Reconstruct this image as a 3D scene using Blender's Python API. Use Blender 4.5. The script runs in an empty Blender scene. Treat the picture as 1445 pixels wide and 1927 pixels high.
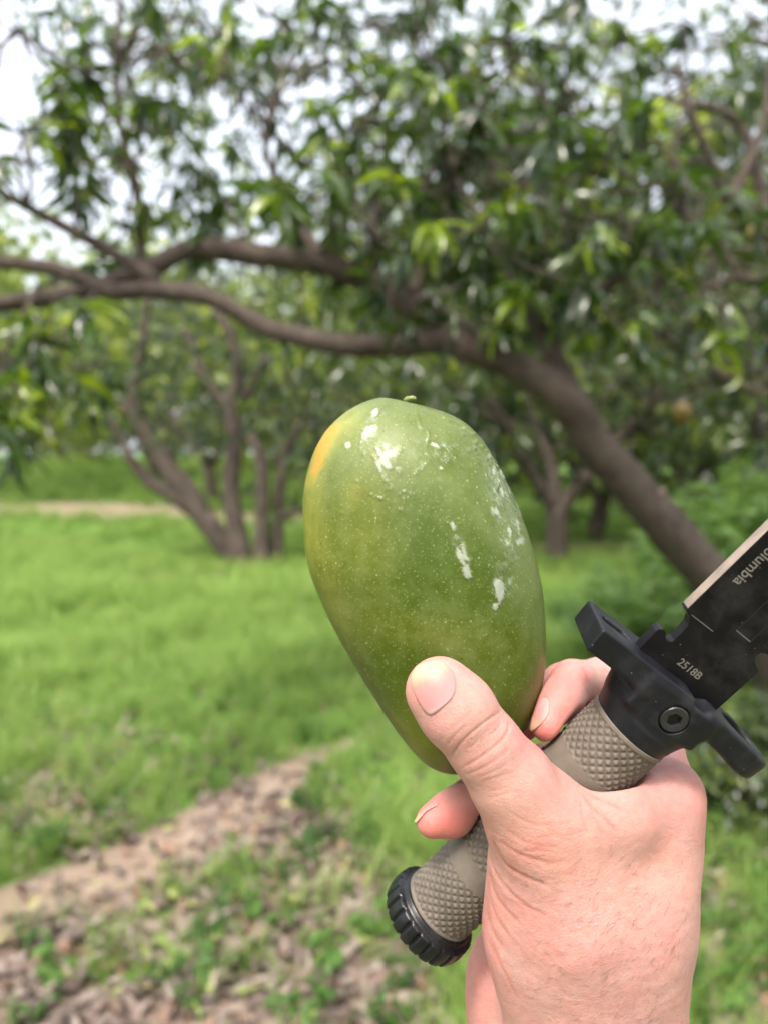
import bpy, bmesh, math, random
import numpy as np
from mathutils import Vector, Matrix, Euler, noise as mnoise

# ------------------------------------------------------------------ camera, sky, sun, exposure
SC = bpy.context.scene
COL = SC.collection
CAM_Z = 1.5
PITCH = math.atan(113 / 1445.0)
FPX, CXP, CYP = 1445.0, 722.5, 963.5
cd = bpy.data.cameras.new('camera')
cam = bpy.data.objects.new('camera', cd); COL.objects.link(cam)
cam.location = (0, 0, CAM_Z)
cam.rotation_euler = (math.pi / 2 - PITCH, 0, 0)
cd.sensor_fit = 'VERTICAL'; cd.sensor_height = 36.0; cd.lens = 36.0 * FPX / 1927.0
cd.clip_start = 0.02; cd.clip_end = 600
cd.dof.use_dof = True; cd.dof.focus_distance = 0.232
cd.dof.aperture_fstop = 8.0
SC.camera = cam

SUN_EL, SUN_AZ = math.radians(58), math.radians(205)   # azimuth measured clockwise from +Y
w = bpy.data.worlds.new('World'); SC.world = w; w.use_nodes = True
wn = w.node_tree.nodes; wn.clear()
sky = wn.new('ShaderNodeTexSky'); sky.sky_type = 'NISHITA'; sky.sun_disc = False
sky.sun_elevation = SUN_EL; sky.sun_rotation = SUN_AZ
sky.air_density = 1.0; sky.dust_density = 10.0; sky.ozone_density = 1.0; sky.altitude = 0
bgn = wn.new('ShaderNodeBackground'); bgn.inputs['Strength'].default_value = 0.15
won = wn.new('ShaderNodeOutputWorld')
hz = wn.new('ShaderNodeMix'); hz.data_type = 'RGBA'; hz.inputs[0].default_value = 0.72      # thin even cloud over the whole sky
hz.inputs[7].default_value = (2.75, 2.85, 3.05, 1)
w.node_tree.links.new(sky.outputs[0], hz.inputs[6]); w.node_tree.links.new(hz.outputs[2], bgn.inputs[0]); w.node_tree.links.new(bgn.outputs[0], won.inputs[0])
ld = bpy.data.lights.new('sun', 'SUN'); ld.energy = 1.0; ld.angle = math.radians(10); ld.color = (1.0, 0.95, 0.86)
sun = bpy.data.objects.new('sun', ld); COL.objects.link(sun)
sd = Vector((math.sin(SUN_AZ) * math.cos(SUN_EL), math.cos(SUN_AZ) * math.cos(SUN_EL), math.sin(SUN_EL)))
sun.rotation_euler = sd.to_track_quat('Z', 'Y').to_euler(); sun.location = (0, 0, 30)
vs = SC.view_settings
vs.view_transform = 'Standard'; vs.look = 'None'; vs.gamma = 1; vs.use_curve_mapping = False
vs.exposure = 2.2
SC.render.engine = 'CYCLES'
SC.cycles.max_bounces = 8; SC.cycles.diffuse_bounces = 3; SC.cycles.glossy_bounces = 3
SC.cycles.transmission_bounces = 4; SC.cycles.transparent_max_bounces = 8
SC.cycles.use_denoising = True

# ------------------------------------------------------------------ helpers
CP, SP = math.cos(PITCH), math.sin(PITCH)
# rows: world = H @ (right, up, -depth) + (0,0,CAM_Z)
HM = np.array([[1, 0, 0], [0, SP, -CP], [0, CP, SP]], dtype=float)
C0 = np.array([0, 0, CAM_Z])

def hero2world(v):
    """hand-held frame in millimetres (right, up, towards the eye) -> world metres"""
    return np.asarray(v, float) * 0.001 @ HM.T + C0

def hp(px, py, d):
    return np.array([(px - CXP) / FPX * d, (CYP - py) / FPX * d, -d], float)

def W(px, py, d):
    """world point lying at depth d (metres) in the direction seen at a photo pixel"""
    return Vector(hero2world(hp(px, py, d * 1000.0)))

def G(px, py):
    """ground point seen at a photo pixel"""
    r = HM @ np.array([(px - CXP) / FPX, (CYP - py) / FPX, -1.0])
    t = CAM_Z / -r[2]
    return Vector((r[0] * t, r[1] * t, 0))

def tag(o, label=None, cat=None, group=None, kind=None):
    if label: o['label'] = label
    if cat: o['category'] = cat
    if group: o['group'] = group
    if kind: o['kind'] = kind
    return o

def empty(name, loc=(0, 0, 0), rot=None):
    o = bpy.data.objects.new(name, None); COL.objects.link(o)
    o.location = loc; o.empty_display_size = 0.05
    if rot is not None: o.rotation_euler = rot
    return o

def set_parent(o, p):
    """child keeps its world place; parents here are never scaled"""
    o.parent = p
    pm = Matrix.LocRotScale(p.location, p.rotation_euler, p.scale)
    o.matrix_parent_inverse = pm.inverted()

def mesh_obj(name, verts, faces, mat, parent=None, smooth=True, origin=None, attrs=None, world=True):
    """world-space vertices; origin moved to `origin` (default: centroid)"""
    verts = np.asarray(verts, float)
    if origin is None: origin = verts.mean(0)
    origin = np.asarray(origin, float)
    me = bpy.data.meshes.new(name)
    v = (verts - origin)
    me.from_pydata(v.tolist() if len(v) < 20000 else [tuple(r) for r in v.tolist()], [], faces if isinstance(faces, list) else faces.tolist())
    if smooth: me.polygons.foreach_set('use_smooth', np.ones(len(me.polygons), bool))
    if attrs:
        for k, a in attrs.items():
            a = np.asarray(a, np.float32)
            if a.ndim == 1:
                at = me.attributes.new(k, 'FLOAT', 'POINT'); at.data.foreach_set('value', a)
            else:
                at = me.attributes.new(k, 'FLOAT_VECTOR', 'POINT'); at.data.foreach_set('vector', a.ravel())
    me.update()
    for m in (mat if isinstance(mat, (list, tuple)) else [mat]): me.materials.append(m)
    o = bpy.data.objects.new(name, me); COL.objects.link(o)
    o.location = origin
    if parent is not None: set_parent(o, parent)
    return o

# --- node helpers
class NT:
    def __init__(self, name):
        self.m = bpy.data.materials.new(name); self.m.use_nodes = True
        self.t = self.m.node_tree; self.t.nodes.clear()
        self.out = self.n('ShaderNodeOutputMaterial')
    def n(self, typ, **kw):
        nd = self.t.nodes.new(typ)
        for k, v in kw.items(): setattr(nd, k, v)
        return nd
    def l(self, a, b): self.t.links.new(a, b)
    def set(self, nd, **kw):
        for k, v in kw.items():
            k = k.replace('_', ' ')
            s = nd.inputs[k]
            if hasattr(v, 'is_output') or isinstance(v, bpy.types.NodeSocket): self.l(v, s)
            else: s.default_value = v
        return nd
    def coord(self, scale=1.0, which='Object', sc3=None):
        tc = self.n('ShaderNodeTexCoord')
        mp = self.n('ShaderNodeMapping')
        mp.inputs['Scale'].default_value = sc3 if sc3 else (scale,) * 3
        self.l(tc.outputs[which], mp.inputs[0]); return mp.outputs[0]
    def noise(self, vec, scale=5, detail=3, rough=0.5, dist=0.0):
        nd = self.n('ShaderNodeTexNoise'); self.l(vec, nd.inputs['Vector'])
        nd.inputs['Scale'].default_value = scale; nd.inputs['Detail'].default_value = detail
        nd.inputs['Roughness'].default_value = rough; nd.inputs['Distortion'].default_value = dist
        return nd.outputs['Fac']
    def vor(self, vec, scale=5, feature='F1', out='Distance', rnd=1.0):
        nd = self.n('ShaderNodeTexVoronoi', feature=feature); self.l(vec, nd.inputs['Vector'])
        nd.inputs['Scale'].default_value = scale; nd.inputs['Randomness'].default_value = rnd
        return nd.outputs[out]
    def ramp(self, fac, stops, interp='LINEAR'):
        nd = self.n('ShaderNodeValToRGB'); nd.color_ramp.interpolation = interp
        el = nd.color_ramp.elements
        while len(el) > 1: el.remove(el[-1])
        for i, (p, c) in enumerate(stops):
            e = el[0] if i == 0 else el.new(p)
            e.position = p
            if not hasattr(c, '__len__'): c = (c, c, c)
            e.color = (*c, 1) if len(c) == 3 else c
        self.l(fac, nd.inputs[0]); return nd.outputs[0]
    def mix(self, fac, a, b, mode='MIX'):
        nd = self.n('ShaderNodeMix', data_type='RGBA', blend_type=mode)
        for s, v in ((nd.inputs[0], fac), (nd.inputs[6], a), (nd.inputs[7], b)):
            if isinstance(v, bpy.types.NodeSocket): self.l(v, s)
            elif hasattr(v, '__len__'): s.default_value = (*v, 1) if len(v) == 3 else v
            else: s.default_value = v
        return nd.outputs[2]
    def math(self, op, a, b=0.0, c=0.0, clamp=False):
        nd = self.n('ShaderNodeMath', operation=op); nd.use_clamp = clamp
        for s, v in zip(nd.inputs, (a, b, c)):
            if isinstance(v, bpy.types.NodeSocket): self.l(v, s)
            else: s.default_value = v
        return nd.outputs[0]
    def attr(self, name, inst=False, out='Fac'):
        nd = self.n('ShaderNodeAttribute'); nd.attribute_name = name
        if inst: nd.attribute_type = 'INSTANCER'
        return nd.outputs[out]
    def bump(self, h, strength=0.3, dist=0.001, normal=None):
        nd = self.n('ShaderNodeBump'); self.l(h, nd.inputs['Height'])
        if isinstance(strength, bpy.types.NodeSocket): self.l(strength, nd.inputs['Strength'])
        else: nd.inputs['Strength'].default_value = strength
        nd.inputs['Distance'].default_value = dist
        if normal is not None: self.l(normal, nd.inputs['Normal'])
        return nd.outputs[0]
    def bsdf(self, **kw):
        nd = self.n('ShaderNodeBsdfPrincipled'); self.set(nd, **kw)
        self.l(nd.outputs[0], self.out.inputs[0]); return nd

def simple_mat(name, col, rough=0.5, bump=0.0, bscale=200, var=0.15, metallic=0.0, spec=0.5):
    t = NT(name); c = t.coord()
    n1 = t.noise(c, bscale * 0.15, 4, 0.6)
    cc = t.mix(t.ramp(n1, [(0.3, 0), (0.7, 1)]), tuple(x * (1 - var) for x in col), tuple(min(1, x * (1 + var)) for x in col))
    kw = dict(Base_Color=cc, Roughness=rough, Metallic=metallic, Specular_IOR_Level=spec)
    if bump: kw['Normal'] = t.bump(t.noise(c, bscale, 3, 0.6), bump, 0.0004)
    t.bsdf(**kw); return t.m

# ------------------------------------------------------------------ implicit surfaces -> mesh (surface nets)
def f_cone(p, a, b, r1, r2, zs=1.0):
    """rounded cone, cross-section squashed by zs along the third axis"""
    S = np.array([1, 1, 1 / zs]); p = p * S; a = a * S; b = b * S
    ba = b - a; l2 = ba @ ba; rr = r1 - r2; a2 = max(l2 - rr * rr, 1e-6); il2 = 1 / l2
    pa = p - a; y = pa @ ba; z = y - l2
    t = pa * l2 - y[:, None] * ba; x2 = np.einsum('ij,ij->i', t, t)
    y2 = y * y * l2; z2 = z * z * l2
    k = np.sign(rr) * rr * rr * x2
    out = (np.sqrt(x2 * a2 * il2) + y * rr) * il2 - r1
    m1 = np.sign(z) * a2 * z2 > k
    m2 = np.sign(y) * a2 * y2 < k
    out = np.where(m2 & ~m1, np.sqrt(x2 + y2) * il2 - r1, out)
    return np.where(m1, np.sqrt(x2 + z2) * il2 - r2, out)

def smin(a, b, k):
    h = np.maximum(k - np.abs(a - b), 0) / k
    return np.minimum(a, b) - h * h * k * 0.25

def smax(a, b, k): return -smin(-a, -b, k)

def chain(p, pts, k=3.0, zs=1.0):
    out = None
    for q0, q1 in zip(pts[:-1], pts[1:]):
        d = f_cone(p, np.array(q0[:3], float), np.array(q1[:3], float), q0[3], q1[3], zs)
        out = d if out is None else smin(out, d, k)
    return out

def surface_nets(f, lo, hi, h, coarse=4, band=None, newton=1):
    lo = np.array(lo, float); hi = np.array(hi, float)
    n = (np.ceil((hi - lo) / (h * coarse)).astype(int) + 1)
    gx = [lo[i] + np.arange(n[i]) * h * coarse + h * coarse * 0.5 for i in range(3)]
    P = np.stack(np.meshgrid(*gx, indexing='ij'), -1).reshape(-1, 3)
    Fc = f(P).reshape(n)
    band = band or h * coarse * 2.2
    F = np.repeat(np.repeat(np.repeat(Fc, coarse, 0), coarse, 1), coarse, 2)
    idx = np.argwhere(np.abs(F) < band)
    Pf = lo + idx * h
    vals = np.concatenate([f(Pf[i:i + 400000]) for i in range(0, len(Pf), 400000)])
    F[idx[:, 0], idx[:, 1], idx[:, 2]] = vals
    S = F < 0
    sh = np.array(F.shape)
    C = np.zeros(sh - 1, np.uint8)
    for dx in (0, 1):
        for dy in (0, 1):
            for dz in (0, 1):
                C += S[dx:sh[0] - 1 + dx, dy:sh[1] - 1 + dy, dz:sh[2] - 1 + dz]
    act = np.argwhere((C > 0) & (C < 8))
    vid = -np.ones(sh - 1, np.int64); vid[act[:, 0], act[:, 1], act[:, 2]] = np.arange(len(act))
    acc = np.zeros((len(act), 3)); cnt = np.zeros(len(act))
    cor = [(a, b, c) for a in (0, 1) for b in (0, 1) for c in (0, 1)]
    for c0 in cor:
        for ax in range(3):
            if c0[ax]: continue
            c1 = list(c0); c1[ax] = 1
            i0 = act + c0; i1 = act + c1
            v0 = F[i0[:, 0], i0[:, 1], i0[:, 2]]; v1 = F[i1[:, 0], i1[:, 1], i1[:, 2]]
            m = (v0 < 0) != (v1 < 0)
            t = np.where(m, v0 / np.where(m, v0 - v1, 1), 0)
            pt = np.array(c0) + 0.0 * acc; pt = pt + 0.0
            pt[:, ax] += t
            acc += np.where(m[:, None], pt, 0); cnt += m
    V = lo + (act + acc / cnt[:, None]) * h
    quads = []
    for ax in range(3):
        a, b = (ax + 1) % 3, (ax + 2) % 3
        sl0 = [slice(None)] * 3; sl1 = [slice(None)] * 3
        sl0[ax] = slice(0, -1); sl1[ax] = slice(1, None)
        E = S[tuple(sl0)] != S[tuple(sl1)]
        e = np.argwhere(E)
        e = e[(e[:, a] > 0) & (e[:, b] > 0) & (e[:, a] < sh[a] - 1) & (e[:, b] < sh[b] - 1)]
        q = []
        for da, db in ((0, 0), (-1, 0), (-1, -1), (0, -1)):
            c = e.copy(); c[:, a] += da; c[:, b] += db
            q.append(vid[c[:, 0], c[:, 1], c[:, 2]])
        q = np.stack(q, 1)
        flip = ~S[e[:, 0], e[:, 1], e[:, 2]]
        q[flip] = q[flip][:, ::-1]
        quads.append(q)
    Q = np.concatenate(quads); Q = Q[(Q >= 0).all(1)]
    for _ in range(newton):
        V = V - np.clip(f(V), -h, h)[:, None] * grad(f, V, h * 0.5)
    return V, Q

def grad(f, V, e=0.4):
    g = np.stack([f(V + d) - f(V - d) for d in np.eye(3) * e], 1)
    return g / np.maximum(np.linalg.norm(g, axis=1), 1e-9)[:, None]

def sstep(a, b, x):
    t = np.clip((x - a) / (b - a), 0, 1); return t * t * (3 - 2 * t)

def gblob(px, py, x, y, sx, sy=None, ang=0.0):
    sy = sy or sx; c, s = math.cos(ang), math.sin(ang)
    u = (px - x) * c + (py - y) * s; v = -(px - x) * s + (py - y) * c
    return np.exp(-(u * u) / (2 * sx * sx) - (v * v) / (2 * sy * sy))

def topx(V):
    """photo direction (pixels) of hand-held-frame points"""
    d = -V[:, 2]
    return V[:, 0] / d * FPX + CXP, CYP - V[:, 1] / d * FPX

_rs = np.random.RandomState(5)
_perm = _rs.permutation(4096)
def vnoise(P):
    """smooth value noise on an (n,3) array, 0..1"""
    i = np.floor(P).astype(int); f = P - i; f = f * f * (3 - 2 * f)
    def hsh(x, y, z): return _perm[(_perm[(_perm[x & 4095] + y) & 4095] + z) & 4095] / 4095.0
    r = 0
    for dx in (0, 1):
        wx = f[:, 0] if dx else 1 - f[:, 0]
        for dy in (0, 1):
            wy = f[:, 1] if dy else 1 - f[:, 1]
            for dz in (0, 1):
                wz = f[:, 2] if dz else 1 - f[:, 2]
                r = r + wx * wy * wz * hsh(i[:, 0] + dx, i[:, 1] + dy, i[:, 2] + dz)
    return r

def fbm(P, oct=3):
    s = 0; a = 1; tot = 0
    for o in range(oct):
        s = s + a * vnoise(P * 2 ** o + 17.3 * o); tot += a; a *= 0.5
    return s / tot
# ------------------------------------------------------------------ knife frame (mm, hand-held frame)
KP0 = hp(825, 1705, 261); KP1 = hp(1185, 1365, 235)
KA = KP1 - KP0; KL = np.linalg.norm(KA); KA = KA / KL
KW = np.array([.8, -.6, -.163]); KW -= KA * (KW @ KA); KW /= np.linalg.norm(KW); KN = np.cross(KW, KA)
KM = np.stack([KW, KA, KN])                       # rows: width, axis, face normal; origin at the collar (KP1)
def k2h(v): return np.asarray(v, float) @ KM + KP1
GR = 13.1                                          # grip radius

# ------------------------------------------------------------------ mango frame
MO = [(725,744),(761,750),(785,757),(816,769),(856,782),(887,803),(915,838),(942,890),(966,937),(986,988),(1001,1035),
      (1017,1107),(1023,1174),(1023,1233),(1019,1272),(1009,1312),(994,1359),(962,1404),(915,1441),(880,1453),(855,1457),(832,1456),(796,1438),
      (761,1398),(717,1335),(678,1272),(639,1205),(611,1146),(587,1087),(575,1036),(570,976),(570,941),(577,897),(591,854),
      (615,811),(650,775),(686,753)]
MD = 256.0
def mango_profile():
    o = np.array([hp(x, y, MD)[:2] for x, y in MO])
    top = hp(758, 748, MD)[:2]; bot = hp(862, 1457, MD)[:2]
    ax = bot - top; L = np.linalg.norm(ax); ax /= L; sd_ = np.array([-ax[1], ax[0]])   # sd_: to the right of the fruit
    # closed periodic resample
    q = np.vstack([o, o[:1]]); s = np.r_[0, np.cumsum(np.linalg.norm(np.diff(q, axis=0), axis=1))]
    ss = np.linspace(0, s[-1], 1201)[:-1]
    o2 = np.stack([np.interp(ss, s, q[:, i]) for i in (0, 1)], 1)
    ker = np.exp(-0.5 * (np.arange(-30, 31) / 11.0) ** 2); ker /= ker.sum()
    o2 = np.stack([np.convolve(np.r_[o2[-30:, i], o2[:, i], o2[:30, i]], ker, 'valid') for i in (0, 1)], 1)
    u = (o2 - top) @ ax; v = (o2 - top) @ sd_
    iu0, iu1 = u.argmin(), u.argmax()
    def arc(i, j):
        return np.r_[np.arange(i, j)] if i < j else np.r_[np.arange(i, len(u)), np.arange(0, j)]
    A = arc(iu0, iu1); B = arc(iu1, iu0)
    if v[A].mean() > v[B].mean(): R, Lf = A, B
    else: R, Lf = B, A
    U = u[iu0] + (u[iu1] - u[iu0]) * (0.5 - 0.5 * np.cos(np.linspace(0, np.pi, 220)))
    def side(I):
        o_ = np.argsort(u[I]); return np.interp(U, u[I][o_], v[I][o_])
    vr, vl = side(R), side(Lf)
    return top, ax, sd_, U, vl, vr
M_TOP, M_AX, M_SD, M_U, M_VL, M_VR = mango_profile()
M_HT = 0.86                                        # thickness / width of the fruit
def f_mango(p):
    q = p[:, :2] - M_TOP
    u = q @ M_AX; v = q @ M_SD
    U = np.clip(u, M_U[0] + .5, M_U[-1] - .5)
    l = np.interp(U, M_U, M_VL); r = np.interp(U, M_U, M_VR)
    hw = np.maximum((r - l) / 2, 0.6); c = (l + r) / 2
    d = np.sqrt((v - c) ** 2 + ((p[:, 2] + MD) / M_HT) ** 2) - hw
    slope = 1.0 / np.sqrt(1 + 0.5 * np.minimum(np.abs(np.gradient(np.interp(np.arange(-1, 2), np.arange(-1, 2), np.zeros(3)))).max(), 1))
    d = d * slope
    over = np.maximum(np.maximum(M_U[0] - u, u - M_U[-1]), 0)
    return np.sqrt(np.maximum(d, 0) ** 2 + over ** 2) + np.minimum(d, 0)

# ------------------------------------------------------------------ the hand as one implicit body
def pr(px, py, d, rpx):
    v = hp(px, py, d); return (v[0], v[1], v[2], rpx * d / FPX)
THUMB = [pr(828,1301,219,65), pr(860,1338,219,68), pr(912,1405,221,65), pr(961,1470,224,75), pr(1002,1528,229,87)]
BODY = [pr(1006,1534,229,84), pr(1068,1640,236,138), pr(1104,1745,241,184), pr(1114,1850,244,164), pr(1122,1960,246,154), pr(1134,2120,250,160), pr(1170,2420,262,195)]
BODY2 = [pr(1246,1504,246,80), pr(1206,1600,242,104), pr(1160,1720,243,134)]
WEB = [pr(1092,1556,226,66), pr(1165,1545,230,66), pr(1240,1520,240,74)]
INDEX0 = [pr(1236,1490,256,74), pr(1225,1400,270,50), pr(1172,1292,281,41)]
INDEX1 = [pr(1172,1290,280,40), pr(1128,1280,270,39), pr(1078,1282,256,39)]
INDEX2 = [pr(1076,1283,256,41), pr(1050,1325,248,37), pr(1031,1364,243,33)]
MIDDLE = [pr(1205,1540,274,66), pr(1170,1360,292,46), pr(1060,1290,284,37), pr(975,1360,290,38)]
RING = [pr(1150,1620,282,66), pr(1070,1440,300,44), pr(955,1450,284,43), pr(888,1508,256,38), pr(852,1530,250,37), pr(814,1545,247,31)]
PINKY = [pr(1090,1700,285,60), pr(1010,1560,300,40), pr(920,1560,288,37), pr(905,1630,284,34)]
PALM = [pr(1080,1700,258,115), pr(1170,1570,264,90)]
ULNA = [pr(990,1828,278,108), pr(1016,1900,278,124), pr(1060,2060,272,140)]
def f_handle(p):
    q = (p - KP1) @ KM.T
    return np.sqrt(q[:, 0] ** 2 + q[:, 2] ** 2) - (GR + 0.7)
def f_hand(p, carve=True):
    th = chain(p, THUMB, 4, 0.9)
    # a flatter nail side and a fuller pad for the thumb tip
    body = chain(p, BODY, 9, 0.62)
    body = smin(body, chain(p, BODY2, 6, 0.6), 9)
    body = smin(body, chain(p, WEB, 6, 0.62), 7)
    body = smin(body, th, 6)
    # the first metacarpal and the wrist tendon stand out a little
    body = smin(body, chain(p, [pr(1010,1560,224,52), pr(1085,1760,226,58), pr(1110,1900,232,62)], 8, 0.8), 12)
    body = smin(body, chain(p, [pr(1252,1520,238,40), pr(1228,1680,236,40), pr(1190,1830,238,44)], 8, 0.8), 10)
    body = smin(body, chain(p, PALM, 8), 8)
    idx = smin(chain(p, INDEX0, 5, 0.95), smin(chain(p, INDEX1, 3), chain(p, INDEX2, 5), 1.6), 5)
    fing = smin(idx, smin(chain(p, MIDDLE, 5), smin(chain(p, RING, 5), chain(p, PINKY, 5), 1.2), 1.2), 1.0)
    d = smin(body, fing, 4.0)
    d = smin(d, chain(p, ULNA, 12, 0.8), 2.2)
    if carve:
        d = smax(d, -f_handle(p), 1.6)
        m = f_mango(p)
        d = smax(d, -m + 0.15, 1.2)
    return d

def subdiv(V, Q):
    E = np.sort(np.stack([Q, np.roll(Q, -1, 1)], 2).reshape(-1, 2), 1)
    u, inv = np.unique(E[:, 0] * len(V) + E[:, 1], return_inverse=True); inv = inv.reshape(-1, 4)
    mid = (V[u // len(V)] + V[u % len(V)]) / 2; nV = len(V); fc = V[Q].mean(1); fi = nV + len(u) + np.arange(len(Q))
    e = nV + inv
    q = np.concatenate([np.stack([Q[:, k], e[:, k], fi, e[:, (k + 3) % 4]], 1) for k in range(4)])
    return np.concatenate([V, mid, fc]), q

def vnorm(V, Q):
    fn = np.cross(V[Q[:, 2]] - V[Q[:, 0]], V[Q[:, 3]] - V[Q[:, 1]]); N = np.zeros_like(V)
    for k in range(4):
        for c in range(3): N[:, c] += np.bincount(Q[:, k], fn[:, c], len(V))
    return N / np.maximum(np.linalg.norm(N, axis=1), 1e-12)[:, None]

def creases(P, lines):
    """groove depth and mask along polylines given as photo pixels (only the side towards the eye)"""
    x, y = topx(P); out = np.zeros(len(P))
    for pts, wpx, dep in lines:
        pts = np.array(pts, float)
        # smooth the polyline
        t = np.linspace(0, len(pts) - 1, 8 * (len(pts) - 1) + 1); i = np.minimum(t.astype(int), len(pts) - 2); fr = (t - i)[:, None]
        pm = pts[np.maximum(i - 1, 0)]; p0 = pts[i]; p1 = pts[i + 1]; p2 = pts[np.minimum(i + 2, len(pts) - 1)]
        sp = 0.5 * (2 * p0 + (p1 - pm) * fr + (2 * pm - 5 * p0 + 4 * p1 - p2) * fr ** 2 + (3 * p0 - pm - 3 * p1 + p2) * fr ** 3)
        bb = (x > sp[:, 0].min() - 15) & (x < sp[:, 0].max() + 15) & (y > sp[:, 1].min() - 15) & (y < sp[:, 1].max() + 15)
        I = np.where(bb)[0]
        if not len(I): continue
        best = np.full(len(I), 1e9); bt = np.zeros(len(I))
        for k in range(len(sp) - 1):
            a, b = sp[k], sp[k + 1]; ab = b - a
            tt = np.clip(((x[I] - a[0]) * ab[0] + (y[I] - a[1]) * ab[1]) / max(ab @ ab, 1e-9), 0, 1)
            dd = np.hypot(x[I] - a[0] - tt * ab[0], y[I] - a[1] - tt * ab[1])
            m = dd < best; best[m] = dd[m]; bt[m] = (k + tt[m]) / (len(sp) - 1)
        fade = np.minimum(1, np.minimum(bt, 1 - bt) * 6 + 0.12)
        out[I] = np.maximum(out[I], dep * fade * np.exp(-(best / wpx) ** 2))
    return out

def z5(l): return [(740 + a / 3.44, 1200 + b / 3.44) for a, b in l]
def z2(l): return [(720 + a / 1.993, 1200 + b / 1.993) for a, b in l]
CREASE = [
    (z5([(372,775),(420,700),(500,620),(600,540),(700,470)]), 2.6, .42),
    (z5([(430,850),(520,800),(610,740),(700,660),(740,600),(745,545)]), 2.6, .42),
    (z5([(345,700),(400,630),(480,560)]), 2.6, .25), (z5([(460,890),(560,850),(660,790),(740,720)]), 3.0, .25),
    (z5([(360,610),(430,540),(520,470)]), 2.4, .18), (z5([(520,910),(640,870),(740,810)]), 2.8, .16),
    (z5([(600,640),(650,610),(690,560)]), 2.2, .2), (z5([(470,720),(520,690),(560,640)]), 2.2, .16),
    (z5([(560,940),(650,905),(740,880),(800,850)]), 2.4, .16), (z5([(600,1000),(680,985),(760,960)]), 2.4, .14),
    (z5([(620,1040),(720,1010),(830,990)]), 2.4, .14),
    (z5([(1262,300),(1255,255),(1240,215),(1215,190)]), 3.2, .5),
    # thenar fold and the fan of wrinkles at the wrist side
    (z2([(408,745),(425,800),(470,860),(540,900),(620,930)]), 4.0, .5),
    (z2([(400,800),(420,880),(470,950),(540,1010),(610,1040)]), 3.6, .38),
    (z2([(396,850),(412,940),(450,1010),(520,1080)]), 3.6, .38),
    (z2([(390,900),(400,980),(430,1060),(480,1130)]), 3.6, .34),
    (z2([(386,960),(392,1040),(415,1110),(450,1170)]), 4.5, .35),
    (z2([(430,760),(490,800),(560,830),(640,850)]), 3.6, .32),
    (z2([(440,700),(520,760),(600,780),(680,790)]), 3.0, .2),
    (z2([(470,650),(560,700),(640,700),(720,690)]), 3.0, .18),
    (z2([(395,1120),(430,1210),(470,1290),(500,1350)]), 4.2, .3),
    (z2([(745,580),(790,640),(840,690),(880,730)]), 3.6, .38),
    (z2([(760,575),(830,615),(900,650)]), 3.2, .32),
    (z2([(770,600),(790,670),(830,750)]), 3.0, .25),
    (z2([(740,600),(750,680),(770,740)]), 3.0, .2),
    (z2([(560,760),(620,745),(700,740),(760,720)]), 2.6, .16),
    (z2([(520,800),(600,800),(680,815)]), 2.6, .14), (z2([(600,700),(650,740),(720,770)]), 2.4, .14),
    (z2([(1000,500),(1060,490),(1110,470)]), 4, .2), (z2([(1120,395),(1150,450),(1185,500)]), 4, .2),
]
HAND_HAIRS = []
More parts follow.
